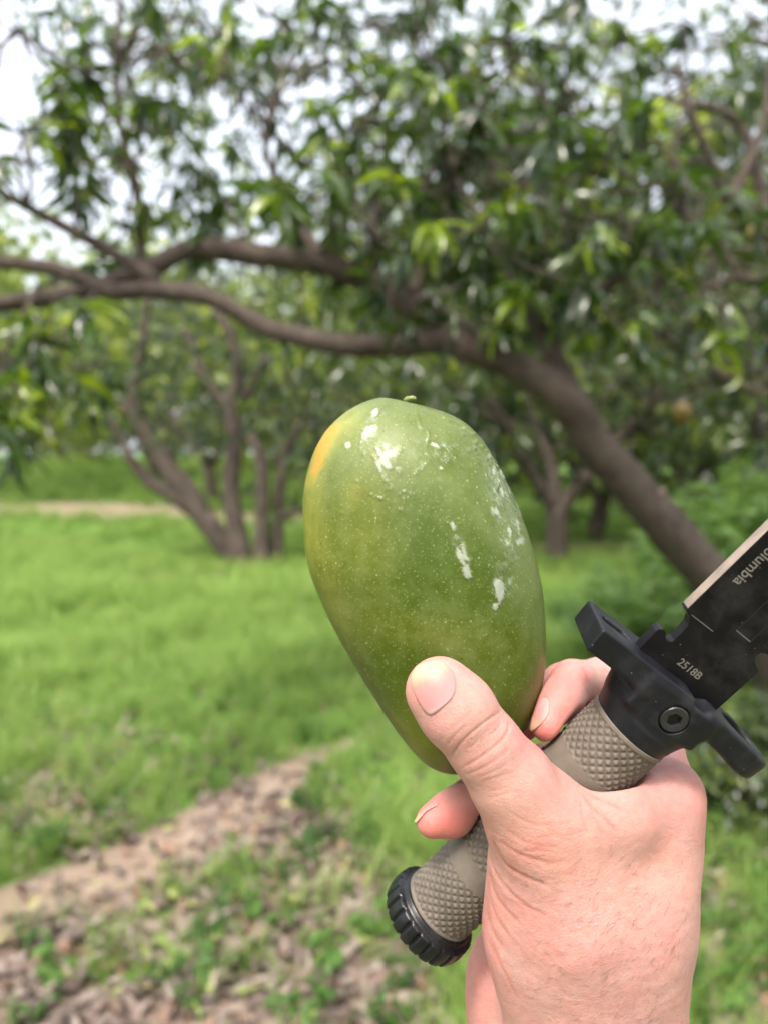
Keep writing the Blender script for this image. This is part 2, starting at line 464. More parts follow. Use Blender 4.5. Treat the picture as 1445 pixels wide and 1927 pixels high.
def build_hand(mat, nail_mat, hair_mat):
    lo = (0, -268, -315); hi = (112, -40, -198)
    V, Q = surface_nets(f_hand, lo, hi, 0.9, 4, newton=0)
    V, Q = subdiv(V, Q); N = vnorm(V, Q); V = V - np.clip(f_hand(V), -.6, .6)[:, None] * N; N = vnorm(V, Q)
    x, y = topx(V); view = -V / np.linalg.norm(V, axis=1)[:, None]
    face = sstep(0.05, 0.35, (N * view).sum(1))
    front = face * (V[:, 2] > -272)
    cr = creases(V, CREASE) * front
    # oblique fine wrinkles: knuckle area and wrist
    bodyz = sstep(1480, 1620, y) * sstep(900, 960, x)
    wr = fbm(V * np.array([0.30, 0.75, 0.3]), 3) - .5
    wr2 = fbm(V @ np.array([[.8, .6, 0], [-.6, .8, 0], [0, 0, 1]]).T * np.array([1.1, .35, .5]), 2) - .5
    lump = (fbm(V * 0.09 + 3, 3) - .5)
    disp = -cr * .62 + wr * 0.17 * bodyz + wr2 * 0.09 * face + lump * 0.9 * bodyz
    # nail seats: slightly sunken with a raised fold
    V2 = V + N * disp[:, None]
    red = np.zeros(len(V))
    for a in [(800,1245,45,16,.2,.8),(770,1290,14,40,0,.6),(1048,1300,30,60,.4,1.3),(1022,1378,34,30,0,1.3),(820,1545,46,40,0,1.7),
              (1160,1500,80,22,.1,.75),(1330,1520,18,60,0,.8),(1060,1570,60,40,0,.35),(1000,1740,90,26,.5,.35),(900,1840,30,90,0,.8),
              (880,1300,26,40,.6,.35),(1280,1420,40,26,.8,.5),(1240,1700,40,90,.2,.18),(990,1600,60,30,.3,.25)]:
        red += a[5] * gblob(x, y, a[0], a[1], a[2], a[3], a[4])
    red = red + 0.7 * (fbm(V * 0.11, 3) - .5) + 0.6 * (fbm(V * 0.4, 3) - .5) + 0.28
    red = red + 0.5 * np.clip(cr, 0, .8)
    yel = 0.8 * gblob(x, y, 1000, 1560, 90, 60, .6) + 0.6 * gblob(x, y, 1180, 1640, 80, 60, 0) + .5 * (fbm(V * .07 + 9, 2) - .3) + .5 * gblob(x, y, 900, 1350, 40, 60, .6)
    attrs = dict(red=np.clip(red, 0, 1.8), yel=np.clip(yel, 0, 1.2), cre=np.clip(cr * 1.3, 0, 1))
    org = hero2world([hp(1110, 1750, 240)])[0]
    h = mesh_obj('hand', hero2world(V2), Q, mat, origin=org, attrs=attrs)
    tag(h, 'bare left hand and wrist holding the green mango and the knife handle', 'hand')
    # ---- fingernails: patches draped on the skin
    def nail(outline, nx_, depth_lo, curve_off, label, tipdir):
        ol = np.array(outline, float); c = ol.mean(0)
        n_r, n_a = 14, 64
        q = np.vstack([ol, ol[:1]]); s = np.r_[0, np.cumsum(np.linalg.norm(np.diff(q, axis=0), axis=1))]
        ss = np.linspace(0, s[-1], n_a + 1)[:-1]
        ring = np.stack([np.interp(ss, s, q[:, i]) for i in (0, 1)], 1)
        for _ in range(3): ring = (np.roll(ring, 1, 0) + 2 * ring + np.roll(ring, -1, 0)) / 4
        rad = np.r_[0, np.linspace(.12, 1, n_r)]
        pts = np.concatenate([[c]] + [c + (ring - c) * r for r in rad[1:]])
        # march each ray to the skin
        d = np.full(len(pts), depth_lo, float)
        dirs = np.stack([(pts[:, 0] - CXP) / FPX, (CYP - pts[:, 1]) / FPX, -np.ones(len(pts))], 1)
        for _ in range(60): d = d + np.clip(f_hand(dirs * d[:, None], True), -.6, 2) * 0.8
        P = dirs * d[:, None]; miss = np.abs(f_hand(P)) > .35; ok = np.where(~miss)[0]
        for i in np.where(miss)[0]:
            P[i] = P[ok[np.argmin(((pts[ok] - pts[i]) ** 2).sum(1))]]
        Nn = grad(f_hand, P, .5)
        rr = np.r_[0, np.repeat(rad[1:], n_a)]
        tt = (pts - c) @ np.array(tipdir)
        tt = tt / np.abs(tt).max()
        off = np.where(rr < .93, 0.42, np.where(rr < .99, 0.40, -0.5)) + 0.10 * (1 - rr) + .45 * np.clip(tt, 0, 1) ** 3 * (rr < .99)
        P = P + Nn * off[:, None]
        f = [(0, 1 + j, 1 + (j + 1) % n_a) for j in range(n_a)]
        for r in range(n_r - 1):
            b0, b1 = 1 + r * n_a, 1 + (r + 1) * n_a
            f += [(b0 + j, b1 + j, b1 + (j + 1) % n_a, b0 + (j + 1) % n_a) for j in range(n_a)]
        # orientation towards the eye
        o = mesh_obj('fingernail', hero2world(P), [t[::-1] for t in f], nail_mat, parent=h,
                     attrs=dict(tip=tt, rim=rr, side=((pts - c) @ np.array([-tipdir[1], tipdir[0]])) / 60))
        if label: o['label'] = label
        return o
    nail([(771,1278),(777,1262),(786,1252),(805,1245),(824,1243),(840,1249),(856,1266),(860,1284),(858,1304),(850,1318),(836,1331),(824,1340),(810,1350),(800,1344),(784,1318),(774,1296)],
         0, 195, .3, 'broad thumb nail with a pale yellowish free edge', (-.45, -.89))
    nail([(997,1379),(1000,1358),(1008,1333),(1018,1316),(1027,1311),(1034,1322),(1033,1343),(1020,1362),(1005,1375)], 0, 215, .3, 'index finger nail seen from the side', (-.5, .86))
    nail([(781,1549),(787,1535),(799,1523),(815,1513),(826,1511),(826,1515),(816,1519),(802,1528),(791,1539),(785,1550)], 0, 220, .3, 'edge of a nail on the lower fingertip', (-.8, .5))
    # ---- fine dark hairs over the back of the hand and wrist
    rs = np.random.RandomState(3)
    hv, hf = [], []
    for _ in range(560):
        px = rs.uniform(965, 1295); py = rs.uniform(1575, 1935)
        dens = gblob(px, py, 1150, 1700, 85, 60, -.5) + gblob(px, py, 1150, 1860, 110, 80) + .5 * gblob(px, py, 1010, 1640, 50, 30) 
        if rs.rand() > dens * 1.0: continue
        dr = np.array([(px - CXP) / FPX, (CYP - py) / FPX, -1.]); d = 200.
        for _k in range(40): d += np.clip(f_hand((dr * d)[None])[0], -.5, 2) * .8
        P = dr * d; n_ = grad(f_hand, P[None], .5)[0]
        a = rs.normal(0.45, .35) + math.pi; L = rs.uniform(1.4, 3.6)
        tdir = np.array([math.cos(a), math.sin(a), 0]); tdir -= n_ * (tdir @ n_); tdir /= np.linalg.norm(tdir)
        side = np.cross(tdir, n_); wdt = rs.uniform(.022, .042); bend = rs.normal(0, .5)
        b = len(hv)
        for k, t in enumerate((0, .33, .66, 1.0)):
            c = P + tdir * L * t + n_ * (0.05 + .5 * t * (1 - .6 * t)) + side * bend * t * t
            ww = wdt * (1 - .75 * t)
            hv += [c + side * ww, c - side * ww, c + n_ * ww * 1.4]
        for k in range(3):
            o_ = b + 3 * k
            for i, j in ((0, 1), (1, 2), (2, 0)): hf.append((o_ + i, o_ + j, o_ + 3 + j, o_ + 3 + i))
    ho = mesh_obj('hair', hero2world(np.array(hv)), hf, hair_mat, parent=h); ho['kind'] = 'stuff'
    return h

# ------------------------------------------------------------------ mango mesh
def build_mango(mat, stem_mat):
    nu, nv = 400, 440
    U = M_U[0] + (M_U[-1] - M_U[0]) * (0.5 - 0.5 * np.cos(np.linspace(0, np.pi, nu)))
    l = np.interp(U, M_U, M_VL); r = np.interp(U, M_U, M_VR)
    hw = (r - l) / 2; c = (l + r) / 2; hw[0] = hw[-1] = 0
    th = np.linspace(0, 2 * np.pi, nv, endpoint=False)
    v = c[:, None] + hw[:, None] * np.cos(th); z = hw[:, None] * M_HT * np.sin(th) * np.ones(1)
    xy = M_TOP + U[:, None, None] * M_AX + v[..., None] * M_SD
    P = np.concatenate([xy, (z - MD)[..., None]], -1).reshape(-1, 3)
    P = P[nv - 1: -(nv - 1)]                         # one pole vertex at each end
    F = [(0, 1 + (j + 1) % nv, 1 + j) for j in range(nv)]
    J = np.arange(nv); J1 = (J + 1) % nv
    quads = np.concatenate([np.stack([1 + i * nv + J, 1 + i * nv + J1, 1 + (i + 1) * nv + J1, 1 + (i + 1) * nv + J], 1) for i in range(nu - 3)])
    last = len(P) - 1; b = 1 + (nu - 3) * nv
    F = F + [tuple(q) for q in quads.tolist()] + [(b + j, b + (j + 1) % nv, last) for j in range(nv)]
    N = grad(f_mango, P, .5)
    # broad organic unevenness, a shallow dent round the stalk, raised sap runs
    x, y = topx(P); fr = (P[:, 2] > -MD - 2)
    lump = fbm(P * .035 + 4, 2) - .5
    disp = lump * 1.6 - 1.3 * np.exp(-(((P - hp(772, 752, MD)) ** 2).sum(1)) / 30.0)
    def line(pts, w_, d_): return creases(P, [(pts, w_, d_)]) * fr
    drip = line([(782,758),(790,800),(806,812),(803,840)], 2.0, .35) + line([(800,770),(840,788),(872,800),(905,838),(930,880)], 3.5, .55) \
         + line([(918,845),(930,880),(938,905),(930,930)], 2.5, .4) + line([(932,938),(948,965),(960,1000),(963,1050)], 2.5, .3)
    disp = disp + drip
    film = .85 * gblob(x, y, 868, 1040, 12, 56, -.30) + gblob(x, y, 940, 1112, 16, 30) + .66 * gblob(x, y, 690, 810, 20, 46, .5) + .9 * gblob(x, y, 726, 868, 16, 24) \
         + .9 * gblob(x, y, 950, 940, 20, 60, -.3) + .7 * gblob(x, y, 820, 850, 70, 35) + .7 * gblob(x, y, 955, 1000, 22, 70, -.2) + .5 * gblob(x, y, 740, 940, 50, 26)
    film = np.clip(film, 0, 1) * fr
    wet = sstep(.60, .80, film + 1.5 * (fbm(P * .42, 3) - .5))
    disp = disp + wet * .12 + wet * .22 * (fbm(P * .5 + 7, 3) - .5)
    # wet highlights painted whitish into the colour with dried latex: threads and blots
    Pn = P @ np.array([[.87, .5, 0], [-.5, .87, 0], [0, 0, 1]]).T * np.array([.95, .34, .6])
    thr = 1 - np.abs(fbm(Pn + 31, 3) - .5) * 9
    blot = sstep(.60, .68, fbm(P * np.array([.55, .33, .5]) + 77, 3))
    sap_glint = np.clip(.45 * sstep(.45, .85, film) * sstep(.45, .9, thr) * sstep(.42, .55, fbm(P * .25 + 50, 2)) + sstep(.5, .8, film) * blot, 0, 1)
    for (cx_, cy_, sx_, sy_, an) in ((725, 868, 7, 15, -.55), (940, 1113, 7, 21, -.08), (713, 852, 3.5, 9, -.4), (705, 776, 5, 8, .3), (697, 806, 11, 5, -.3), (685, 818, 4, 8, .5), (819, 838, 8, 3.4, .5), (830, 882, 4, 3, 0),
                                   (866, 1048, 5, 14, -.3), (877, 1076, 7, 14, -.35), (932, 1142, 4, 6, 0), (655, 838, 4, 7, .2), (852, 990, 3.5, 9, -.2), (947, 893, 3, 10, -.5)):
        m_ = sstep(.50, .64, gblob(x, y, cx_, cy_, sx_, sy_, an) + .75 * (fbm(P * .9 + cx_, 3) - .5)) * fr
        sap_glint = np.maximum(sap_glint, m_); disp = disp + m_ * .18; wet = np.maximum(wet, m_)  # single glints painted white, slightly raised and wet
    warts = (fbm(P * 1.3, 2) - .5) * .05
    # little sap beads along the shoulder
    rs = np.random.RandomState(8)
    for _ in range(30):
        if rs.rand() < .6: cx_ = rs.uniform(830, 935); cy_ = 775 + (cx_ - 830) * .9 + rs.normal(0, 8)
        else: cx_ = rs.uniform(640, 960); cy_ = rs.uniform(800, 1010)
        rr_ = rs.uniform(1.6, 3.4); m_ = np.exp(-((x - cx_) ** 2 + (y - cy_) ** 2) / rr_ ** 2) * fr; disp = disp + m_ * rr_ * .12; wet = np.maximum(wet, m_)
    P2 = P + N * (disp + warts)[:, None]
    yel = 1.0 * gblob(x, y, 608, 848, 9, 40, .40) * (.35 + 1.3 * fbm(P * .22 + 11, 3)) + .42 * gblob(x, y, 640, 805, 18, 32, .8) + .30 * gblob(x, y, 588, 940, 15, 95, .1) + .26 * gblob(x, y, 665, 925, 14, 18) \
        + .12 * gblob(x, y, 690, 1000, 40, 80) + .12 * gblob(x, y, 800, 1190, 110, 26, .1) + .30 * gblob(x, y, 780, 1400, 24, 46, -.5) + .26 * gblob(x, y, 610, 1080, 22, 90, -.2)
    bloom = 1.0 * gblob(x, y, 690, 800, 48, 46) + .75 * gblob(x, y, 740, 840, 90, 28) + .7 * gblob(x, y, 655, 880, 30, 70, .3) + .7 * gblob(x, y, 925, 960, 62, 66) \
        + .7 * gblob(x, y, 800, 900, 70, 30) + .75 * gblob(x, y, 990, 1080, 26, 130, -.1) + .6 * gblob(x, y, 850, 1180, 60, 60) + .5 * gblob(x, y, 690, 1080, 60, 60) \
        + .5 * gblob(x, y, 900, 1300, 50, 60) + .5 * gblob(x, y, 640, 1180, 40, 90, -.5) + .6 * gblob(x, y, 840, 800, 60, 20)
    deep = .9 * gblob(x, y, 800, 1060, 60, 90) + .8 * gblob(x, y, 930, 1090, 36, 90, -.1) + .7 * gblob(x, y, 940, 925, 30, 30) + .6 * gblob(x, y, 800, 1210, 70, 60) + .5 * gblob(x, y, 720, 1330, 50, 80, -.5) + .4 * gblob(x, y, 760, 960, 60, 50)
    attrs = dict(yel=np.clip(yel, 0, 1.3), bloom=np.clip(bloom, 0, 1.1), deep=np.clip(deep, 0, 1), wet=np.clip(wet, 0, 1), sap_glint=np.clip(sap_glint * fr, 0, 1))
    org = hero2world([np.append(M_TOP + M_AX * 60, -MD)])[0]
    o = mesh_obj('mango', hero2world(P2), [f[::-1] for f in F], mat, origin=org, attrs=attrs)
    tag(o, 'large wet green mango with a yellow shoulder pinched under the thumb', 'mango')
    # cut stalk
    bm = bmesh.new()
    bmesh.ops.create_cone(bm, cap_ends=True, segments=18, radius1=2.3, radius2=1.9, depth=1.7)
    bmesh.ops.bevel(bm, geom=list(bm.edges), offset=.25, segments=2, affect='EDGES')
    for v_ in bm.verts: v_.co *= 1 + .06 * math.sin(v_.co.x * 3 + v_.co.y * 5)
    vv = np.array([v_.co[:] for v_ in bm.verts]); ff = [[v_.index for v_ in f.verts] for f in bm.faces]; bm.free()
    up = np.append(-M_AX, -.15); up /= np.linalg.norm(up); e1 = np.cross(up, [0, 0, 1]); e1 /= np.linalg.norm(e1); e2 = np.cross(up, e1)
    vv = vv @ np.stack([e1, e2, up]) + hp(771, 752, MD + 1)
    mesh_obj('stalk', hero2world(vv), ff, stem_mat, parent=o)
    return o
MANGO_BEAD = (848, 1457)

# ------------------------------------------------------------------ knife
def box_sdf(q, c, b, r):
    d = np.abs(q - np.array(c)) - (np.array(b) - r)
    return np.linalg.norm(np.maximum(d, 0), axis=1) + np.minimum(d.max(1), 0) - r
def rot2(q, c, ang):
    s, co = math.sin(ang), math.cos(ang); p = q.copy(); x = q[:, 0] - c[0]; y = q[:, 1] - c[1]
    p[:, 0] = c[0] + x * co + y * s; p[:, 1] = c[1] - x * s + y * co; return p
def f_guard(q):
    # q: width, axis, normal
    left = box_sdf(q, (-16, 17.4, 0), (17.6, 3.9, 10.0), 0.7)
    # outer end of the left arm is a sloped facet narrowing in plan
    left = smax(left, (-(q[:, 0] + 33.4) + (q[:, 1] - 17) * -.14), .6)
    q2 = rot2(q, (8, 17.4), -0.10)
    right = box_sdf(q2, (19, 17.4, 0), (11, 3.9, 9.8), 1.5)
    ring = np.sqrt(((q2[:, 0] - 29)) ** 2 + q2[:, 2] ** 2) - 9.8
    ring = smax(ring, np.abs(q2[:, 1] - 16.9) - 4.1, 2.2)
    right = smin(right, ring, 1.0)
    mid = box_sdf(q, (0, 13.6, 0), (13.0, 5.8, 10.7), 1.2)
    g = smin(smin(left, right, 1.0), mid, 3.2)
    rad = np.sqrt(q[:, 0] ** 2 + q[:, 2] ** 2)
    col = smax(rad - 12.5, np.abs(q[:, 1] - 2.2) - 2.6, .8)
    # flare of the collar towards the guard
    fl = np.sqrt((q[:, 0] / (1 + .045 * np.clip(q[:, 1], 0, 11))) ** 2 + q[:, 2] ** 2) - 12.1 + .12 * np.clip(q[:, 1] - 6, 0, 9)
    fl = smax(fl, np.abs(q[:, 1] - 8) - 7, 1.2)
    g = smin(g, smin(col, fl, 1.6), 2.4)
    # muzzle slot in the short arm, big oval hole in the long arm (both run along the axis)
    s1 = box_sdf(q, (-25.8, 20, -1), (5.0, 12, 2.2), 2.0)
    s2 = np.sqrt(((q2[:, 0] - 26.5) / 1.35) ** 2 + (q2[:, 2]) ** 2) - 5.6
    g = smax(g, -s1, .5); g = smax(g, -s2, .6)
    # screw seat
    sc = smax(np.sqrt((q[:, 0] - .9) ** 2 + (q[:, 1] - 13.0) ** 2) - 4.6, -(q[:, 2] - 10.4), .2)
    return smax(g, -sc, .25)

def lathe_h(prof, n, fr=None):
    """prof: list of (s along axis, r); fr(s, theta) -> extra radius; returns knife-local verts/faces"""
    th = np.linspace(0, 2 * np.pi, n, endpoint=False); V = []
    for s, r in prof:
        rr = r + (fr(s, th) if fr else 0)
        V.append(np.stack([rr * np.cos(th), np.full(n, s), rr * np.sin(th)], 1))
    V = np.concatenate(V); J = np.arange(n); J1 = (J + 1) % n
    F = np.concatenate([np.stack([i * n + J, i * n + J1, (i + 1) * n + J1, (i + 1) * n + J], 1) for i in range(len(prof) - 1)]).tolist()
    F.append(list(range(n))[::-1]); F.append(list(range((len(prof) - 1) * n, len(prof) * n)))
    return V, F

def build_knife(m):
    root = empty('knife', hero2world([k2h((0, -45, 0))])[0])
    tag(root, 'black bladed knife with a checkered brown grip held slanting in the hand', 'knife')
    def part(name, V, F, mat, parent=root, smooth=True, attrs=None):
        return mesh_obj(name, hero2world(k2h(V)), F, mat, parent=parent, smooth=smooth, attrs=attrs)
    # guard
    V, Q = surface_nets(f_guard, (-37, -2, -15), (43, 25, 15), 0.4, 4)
    part('guard', V, Q, m['guard'])
    # grip: diamond pyramids between smooth bands
    per = 25; ns = 10; n = per * ns; p_ax = 3.2; ds = p_ax / ns
    L = KL - 0.5
    S = -np.arange(0, L, ds)
    th = np.linspace(0, 2 * np.pi, n, endpoint=False)
    tri = lambda x: 1 - np.abs((x % 1.0) * 2 - 1)
    zones = [(-.0, -1.6), (-16.3, -24.0), (-64.5, -72.0), (-(L - 1.3), -L - 1)]
    V = []; H = []
    for s in S:
        u = th / (2 * np.pi) * per; v_ = s / p_ax
        a1 = tri(u + v_); a2 = tri(u - v_)
        hgt = np.minimum(a1, a2)
        hgt = np.minimum(hgt, .88)
        band = 0.0
        for z0, z1 in zones:
            band = max(band, float(sstep(z0 + .35, z0, s) * sstep(z1 - .35, z1, s)) if z0 < 0 else float(sstep(z1 - .3, z1, s)))
        rb = 12.6 - .25 * math.cos((s / L) * 2 * math.pi)
        flat = rb + (.55 if (s > -1.4 or s < -L + 1.3) else .22)
        r_ = (1 - band) * (rb - .1 + hgt * .75) + band * flat
        V.append(np.stack([r_ * np.cos(th), np.full(n, s), r_ * np.sin(th)], 1)); H.append((1 - band) * hgt + band * .7)
    V = np.concatenate(V); H = np.concatenate(H)
    J = np.arange(n); J1 = (J + 1) % n
    F = np.concatenate([np.stack([i * n + J, i * n + J1, (i + 1) * n + J1, (i + 1) * n + J], 1) for i in range(len(S) - 1)]).tolist()
    F = [f[::-1] for f in F] + [list(range(n)), list(range((len(S) - 1) * n, len(S) * n))[::-1]]
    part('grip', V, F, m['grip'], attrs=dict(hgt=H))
    # pommel cap with scallops
    def sc(s, t):
        k = float(sstep(-L - 1.6, -L - 3.2, s)) 
        g = np.abs(np.sin(t * 11)) ** 1.0
        return -k * 1.25 * (1 - sstep(0, .62, g))
    b = -L + .4
    prof = [(b, 10.5), (b, 13.2), (b - .3, 13.6), (b - 1.4, 13.9), (b - 2.2, 14.6)]
    prof += [(b - 2.5 - k, 15.9 + .35 * math.sin(k / 6 * math.pi)) for k in np.linspace(0, 6.6, 14)]
    prof += [(b - 9.6, 15.6), (b - 10.1, 15.0), (b - 10.3, 14.0), (b - 10.3, 3)]
    V, F = lathe_h(prof, 264, sc); F = [f[::-1] for f in F]
    part('pommel', V, F, m['cap'])
    # screw
    root_s = [(10.2, 0.01), (10.2, 4.2), (11.1, 4.2), (11.5, 3.9), (11.55, 3.2), (11.55, 2.35)]
    def hexr(t): return 2.0 / np.cos((t % (math.pi / 3)) - math.pi / 6)
    n = 72; th = np.linspace(0, 2 * np.pi, n, endpoint=False); rings = []
    for zz, rr in root_s[1:]: rings.append(np.stack([rr * np.cos(th), np.full(n, zz), rr * np.sin(th)], 1))
    hx = hexr(th)
    for zz in (11.5, 8.9): rings.append(np.stack([hx * np.cos(th), np.full(n, zz), hx * np.sin(th)], 1))
    V = np.concatenate(rings); V = np.stack([V[:, 0] + .9, V[:, 2] + 13.0, V[:, 1]], 1)
    J = np.arange(n); J1 = (J + 1) % n
    F = np.concatenate([np.stack([i * n + J, i * n + J1, (i + 1) * n + J1, (i + 1) * n + J], 1) for i in range(len(rings) - 1)]).tolist()
    F.append(list(range(6 * n, 7 * n)))
    so = part('screw', V, F, m['screw'], smooth=False)
    # blade: outline in (width, axis); spine at negative width
    T = 2.3
    out = [(-17.2, 19.0), (-17.2, 21.6), (-17.6, 28.4), (-17.3, 29.6), (-16.2, 30.2), (-15.0, 29.8), (-14.2, 28.8), (-13.2, 28.2), (-12.0, 28.4), (-11.5, 29.6), (-11.6, 33.6), (-11.8, 35.6), (-12.8, 37.4), (-15.6, 38.6)]
    spine = [(-15.7, 38.9)]
    t0 = 95
    while t0 < 150:                               # saw teeth further up the spine
        spine += [(-15.7, t0), (-15.7, t0 + 3.4), (-13.6, t0 + 4.2)]; t0 += 5.4
    out += spine + [(-15.6, 152), (-9.0, 170), (-1.5, 186), (4.0, 196.0), (7.5, 190), (12.6, 176), (15.0, 160), (15.4, 140), (15.4, 90), (15.3, 48.0), (14.6, 45.6), (13.4, 43.2), (11.8, 42.9), (10.5, 42.3), (10.0, 41.0),
            (10.4, 39.9), (11.6, 38.9), (14.2, 37.6), (14.5, 36.8), (14.5, 19.0)]
    bm = bmesh.new()
    vs_ = [bm.verts.new((a, b_, T)) for a, b_ in out]
    fc = bm.faces.new(vs_)
    r_ = bmesh.ops.extrude_face_region(bm, geom=[fc])
    for e in r_['geom']:
        if isinstance(e, bmesh.types.BMVert): e.co.z = -T
    bmesh.ops.recalc_face_normals(bm, faces=bm.faces)
    bmesh.ops.bevel(bm, geom=[e for e in bm.edges if abs(e.verts[0].co.z - e.verts[1].co.z) < .01], offset=.22, segments=2, affect='EDGES')
    # grind the edge side thinner (past the ricasso)
    for co, no in (((9, 0, 0), (1, 0, 0)), ((12, 0, 0), (1, 0, 0)), ((0, 44.2, 0), (0, 1, 0)), ((0, 47.2, 0), (0, 1, 0))):
        bmesh.ops.bisect_plane(bm, geom=list(bm.verts) + list(bm.edges) + list(bm.faces), plane_co=co, plane_no=no)
    bmesh.ops.triangulate(bm, faces=[f for f in bm.faces if len(f.verts) > 4])
    V = np.array([v.co[:] for v in bm.verts]); F = [[v.index for v in f.verts] for f in bm.faces]; bm.free()
    k = sstep(9, 15.3, V[:, 0]) * sstep(44, 47, V[:, 1])
    V[:, 2] *= 1 - .85 * k
    bl = part('blade', V, F, m['blade'], smooth=False)
    # relief lines cut on the flat: short bevel marks and fuller
    def strip(x0, y0, x1, y1, w_, zz=T + .05, depth=.25, mat='edge'):
        dx, dy = x1 - x0, y1 - y0; l_ = math.hypot(dx, dy); nx_, ny_ = -dy / l_ * w_ / 2, dx / l_ * w_ / 2
        V = np.array([(x0 + nx_, y0 + ny_, zz), (x1 + nx_, y1 + ny_, zz), (x1 - nx_, y1 - ny_, zz), (x0 - nx_, y0 - ny_, zz)])
        V = np.concatenate([V, V - [0, 0, depth]])
        return V, [[3, 2, 1, 0], [4, 5, 6, 7], [0, 1, 5, 4], [1, 2, 6, 5], [2, 3, 7, 6], [3, 0, 4, 7]]
    for a in ((-13.6, 38.55, -5.2, 38.6, .35), (-.3, 43.0, 5.4, 42.9, .4)):
        V, F = strip(*a); part('bevel_mark', V, F, m['edge'], parent=bl, smooth=False)
    for a in ((-.3, 43.2, -.3, 150, .3), (5.4, 43.0, 5.4, 160, .3)):
        V, F = strip(*a); part('fuller_edge', V, F, m['blade2'], parent=bl, smooth=False)
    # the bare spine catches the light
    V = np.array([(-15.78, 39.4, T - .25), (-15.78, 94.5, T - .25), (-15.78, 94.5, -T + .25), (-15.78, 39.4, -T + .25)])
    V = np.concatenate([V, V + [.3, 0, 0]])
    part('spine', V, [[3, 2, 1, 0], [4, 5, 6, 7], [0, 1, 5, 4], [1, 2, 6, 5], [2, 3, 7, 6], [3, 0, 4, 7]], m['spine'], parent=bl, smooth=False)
    # lettering
    def letter(body, size, x0, y0, dirx, diry, sx=1.0):
        cu = bpy.data.curves.new('t', 'FONT'); cu.body = body; cu.size = size; cu.extrude = 0.02; cu.resolution_u = 3; cu.offset = 0.012 * size
        t = bpy.data.objects.new('t', cu); COL.objects.link(t)
        dg = bpy.context.evaluated_depsgraph_get(); me = bpy.data.meshes.new_from_object(t.evaluated_get(dg))
        v = np.array([q.co[:] for q in me.vertices]); f = [list(p_.vertices) for p_ in me.polygons]
        bpy.data.objects.remove(t); bpy.data.curves.remove(cu)
        v[:, 0] *= sx
        d = np.array([dirx, diry]); u = np.array([-diry, dirx])
        P = np.stack([x0 + v[:, 0] * d[0] + v[:, 1] * u[0], y0 + v[:, 0] * d[1] + v[:, 1] * u[1], T + .04 + v[:, 2]], 1)
        part('lettering', P, f, m['etch'], parent=bl, smooth=False)
    letter('Columbia', 4.6, -12.3, 69.5, 0.0, -1.0, .92)
    letter('2518B', 3.5, -5.9, 24.6, 1.0, 0.0, .98)
    # dust specks on guard and blade
    return root
# ------------------------------------------------------------------ hero materials
def mat_skin():
    t = NT('skin'); c = t.coord(1.0)
    red, yel, cre = t.attr('red'), t.attr('yel'), t.attr('cre')
    mott = t.noise(c, 420, 4, .6); mott2 = t.noise(c, 90, 3, .6)
    base = t.mix(t.ramp(mott, [(.3, 0), (.7, 1)]), (.445, .250, .222), (.53, .318, .284))
    base = t.mix(t.math('MULTIPLY', yel, .5, clamp=True), base, (.58, .36, .275))
    rr = t.math('MULTIPLY', red, t.math('MULTIPLY_ADD', mott2, .8, .6), clamp=False)
    base = t.mix(t.math('MULTIPLY', rr, .42, clamp=True), base, (.60, .16, .14))
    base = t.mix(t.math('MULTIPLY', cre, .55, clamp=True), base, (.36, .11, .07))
    # fine skin lattice
    v1 = t.vor(c, 950, 'DISTANCE_TO_EDGE'); v2 = t.noise(c, 1700, 3, .6)
    cs = t.coord(sc3=(1.0, 2.4, 1.0)); v3 = t.noise(cs, 520, 4, .65, .6)
    h = t.math('ADD', t.math('MULTIPLY', t.ramp(v1, [(0, 0), (.16, 1)]), .55), t.math('ADD', t.math('MULTIPLY', v2, .5), t.math('MULTIPLY', v3, 1.3)))
    b = t.bump(h, .42, .00022)
    nd = t.bsdf(Base_Color=base, Roughness=t.ramp(v3, [(.3, .40), (.7, .56)]), Normal=b, Specular_IOR_Level=.42)
    nd.subsurface_method = 'RANDOM_WALK'
    t.set(nd, Subsurface_Weight=.38, Subsurface_Radius=(1.0, .32, .18), Subsurface_Scale=.0028)
    return t.m
def mat_nail():
    t = NT('nail'); c = t.coord(1.0)
    tip = t.attr('tip'); rim = t.attr('rim')
    col = t.ramp(t.math('MULTIPLY_ADD', tip, .5, .5), [(0, (.52, .33, .33)), (.18, (.47, .25, .25)), (.45, (.50, .205, .20)), (.62, (.56, .20, .17)), (.76, (.55, .29, .20)), (.9, (.53, .36, .23)), (1, (.55, .40, .28))])
    col = t.mix(t.math('MULTIPLY', t.ramp(rim, [(.86, 0), (1, 1)]), .5), col, (.50, .24, .16))
    ridges = t.noise(t.coord(sc3=(3.0, .6, 1.0)), 900, 2, .5)
    nd = t.bsdf(Base_Color=col, Roughness=.50, Normal=t.bump(ridges, .2, .0002), Specular_IOR_Level=.5)
    t.set(nd, Subsurface_Weight=.25, Subsurface_Radius=(1, .4, .3), Subsurface_Scale=.0015)
    return t.m
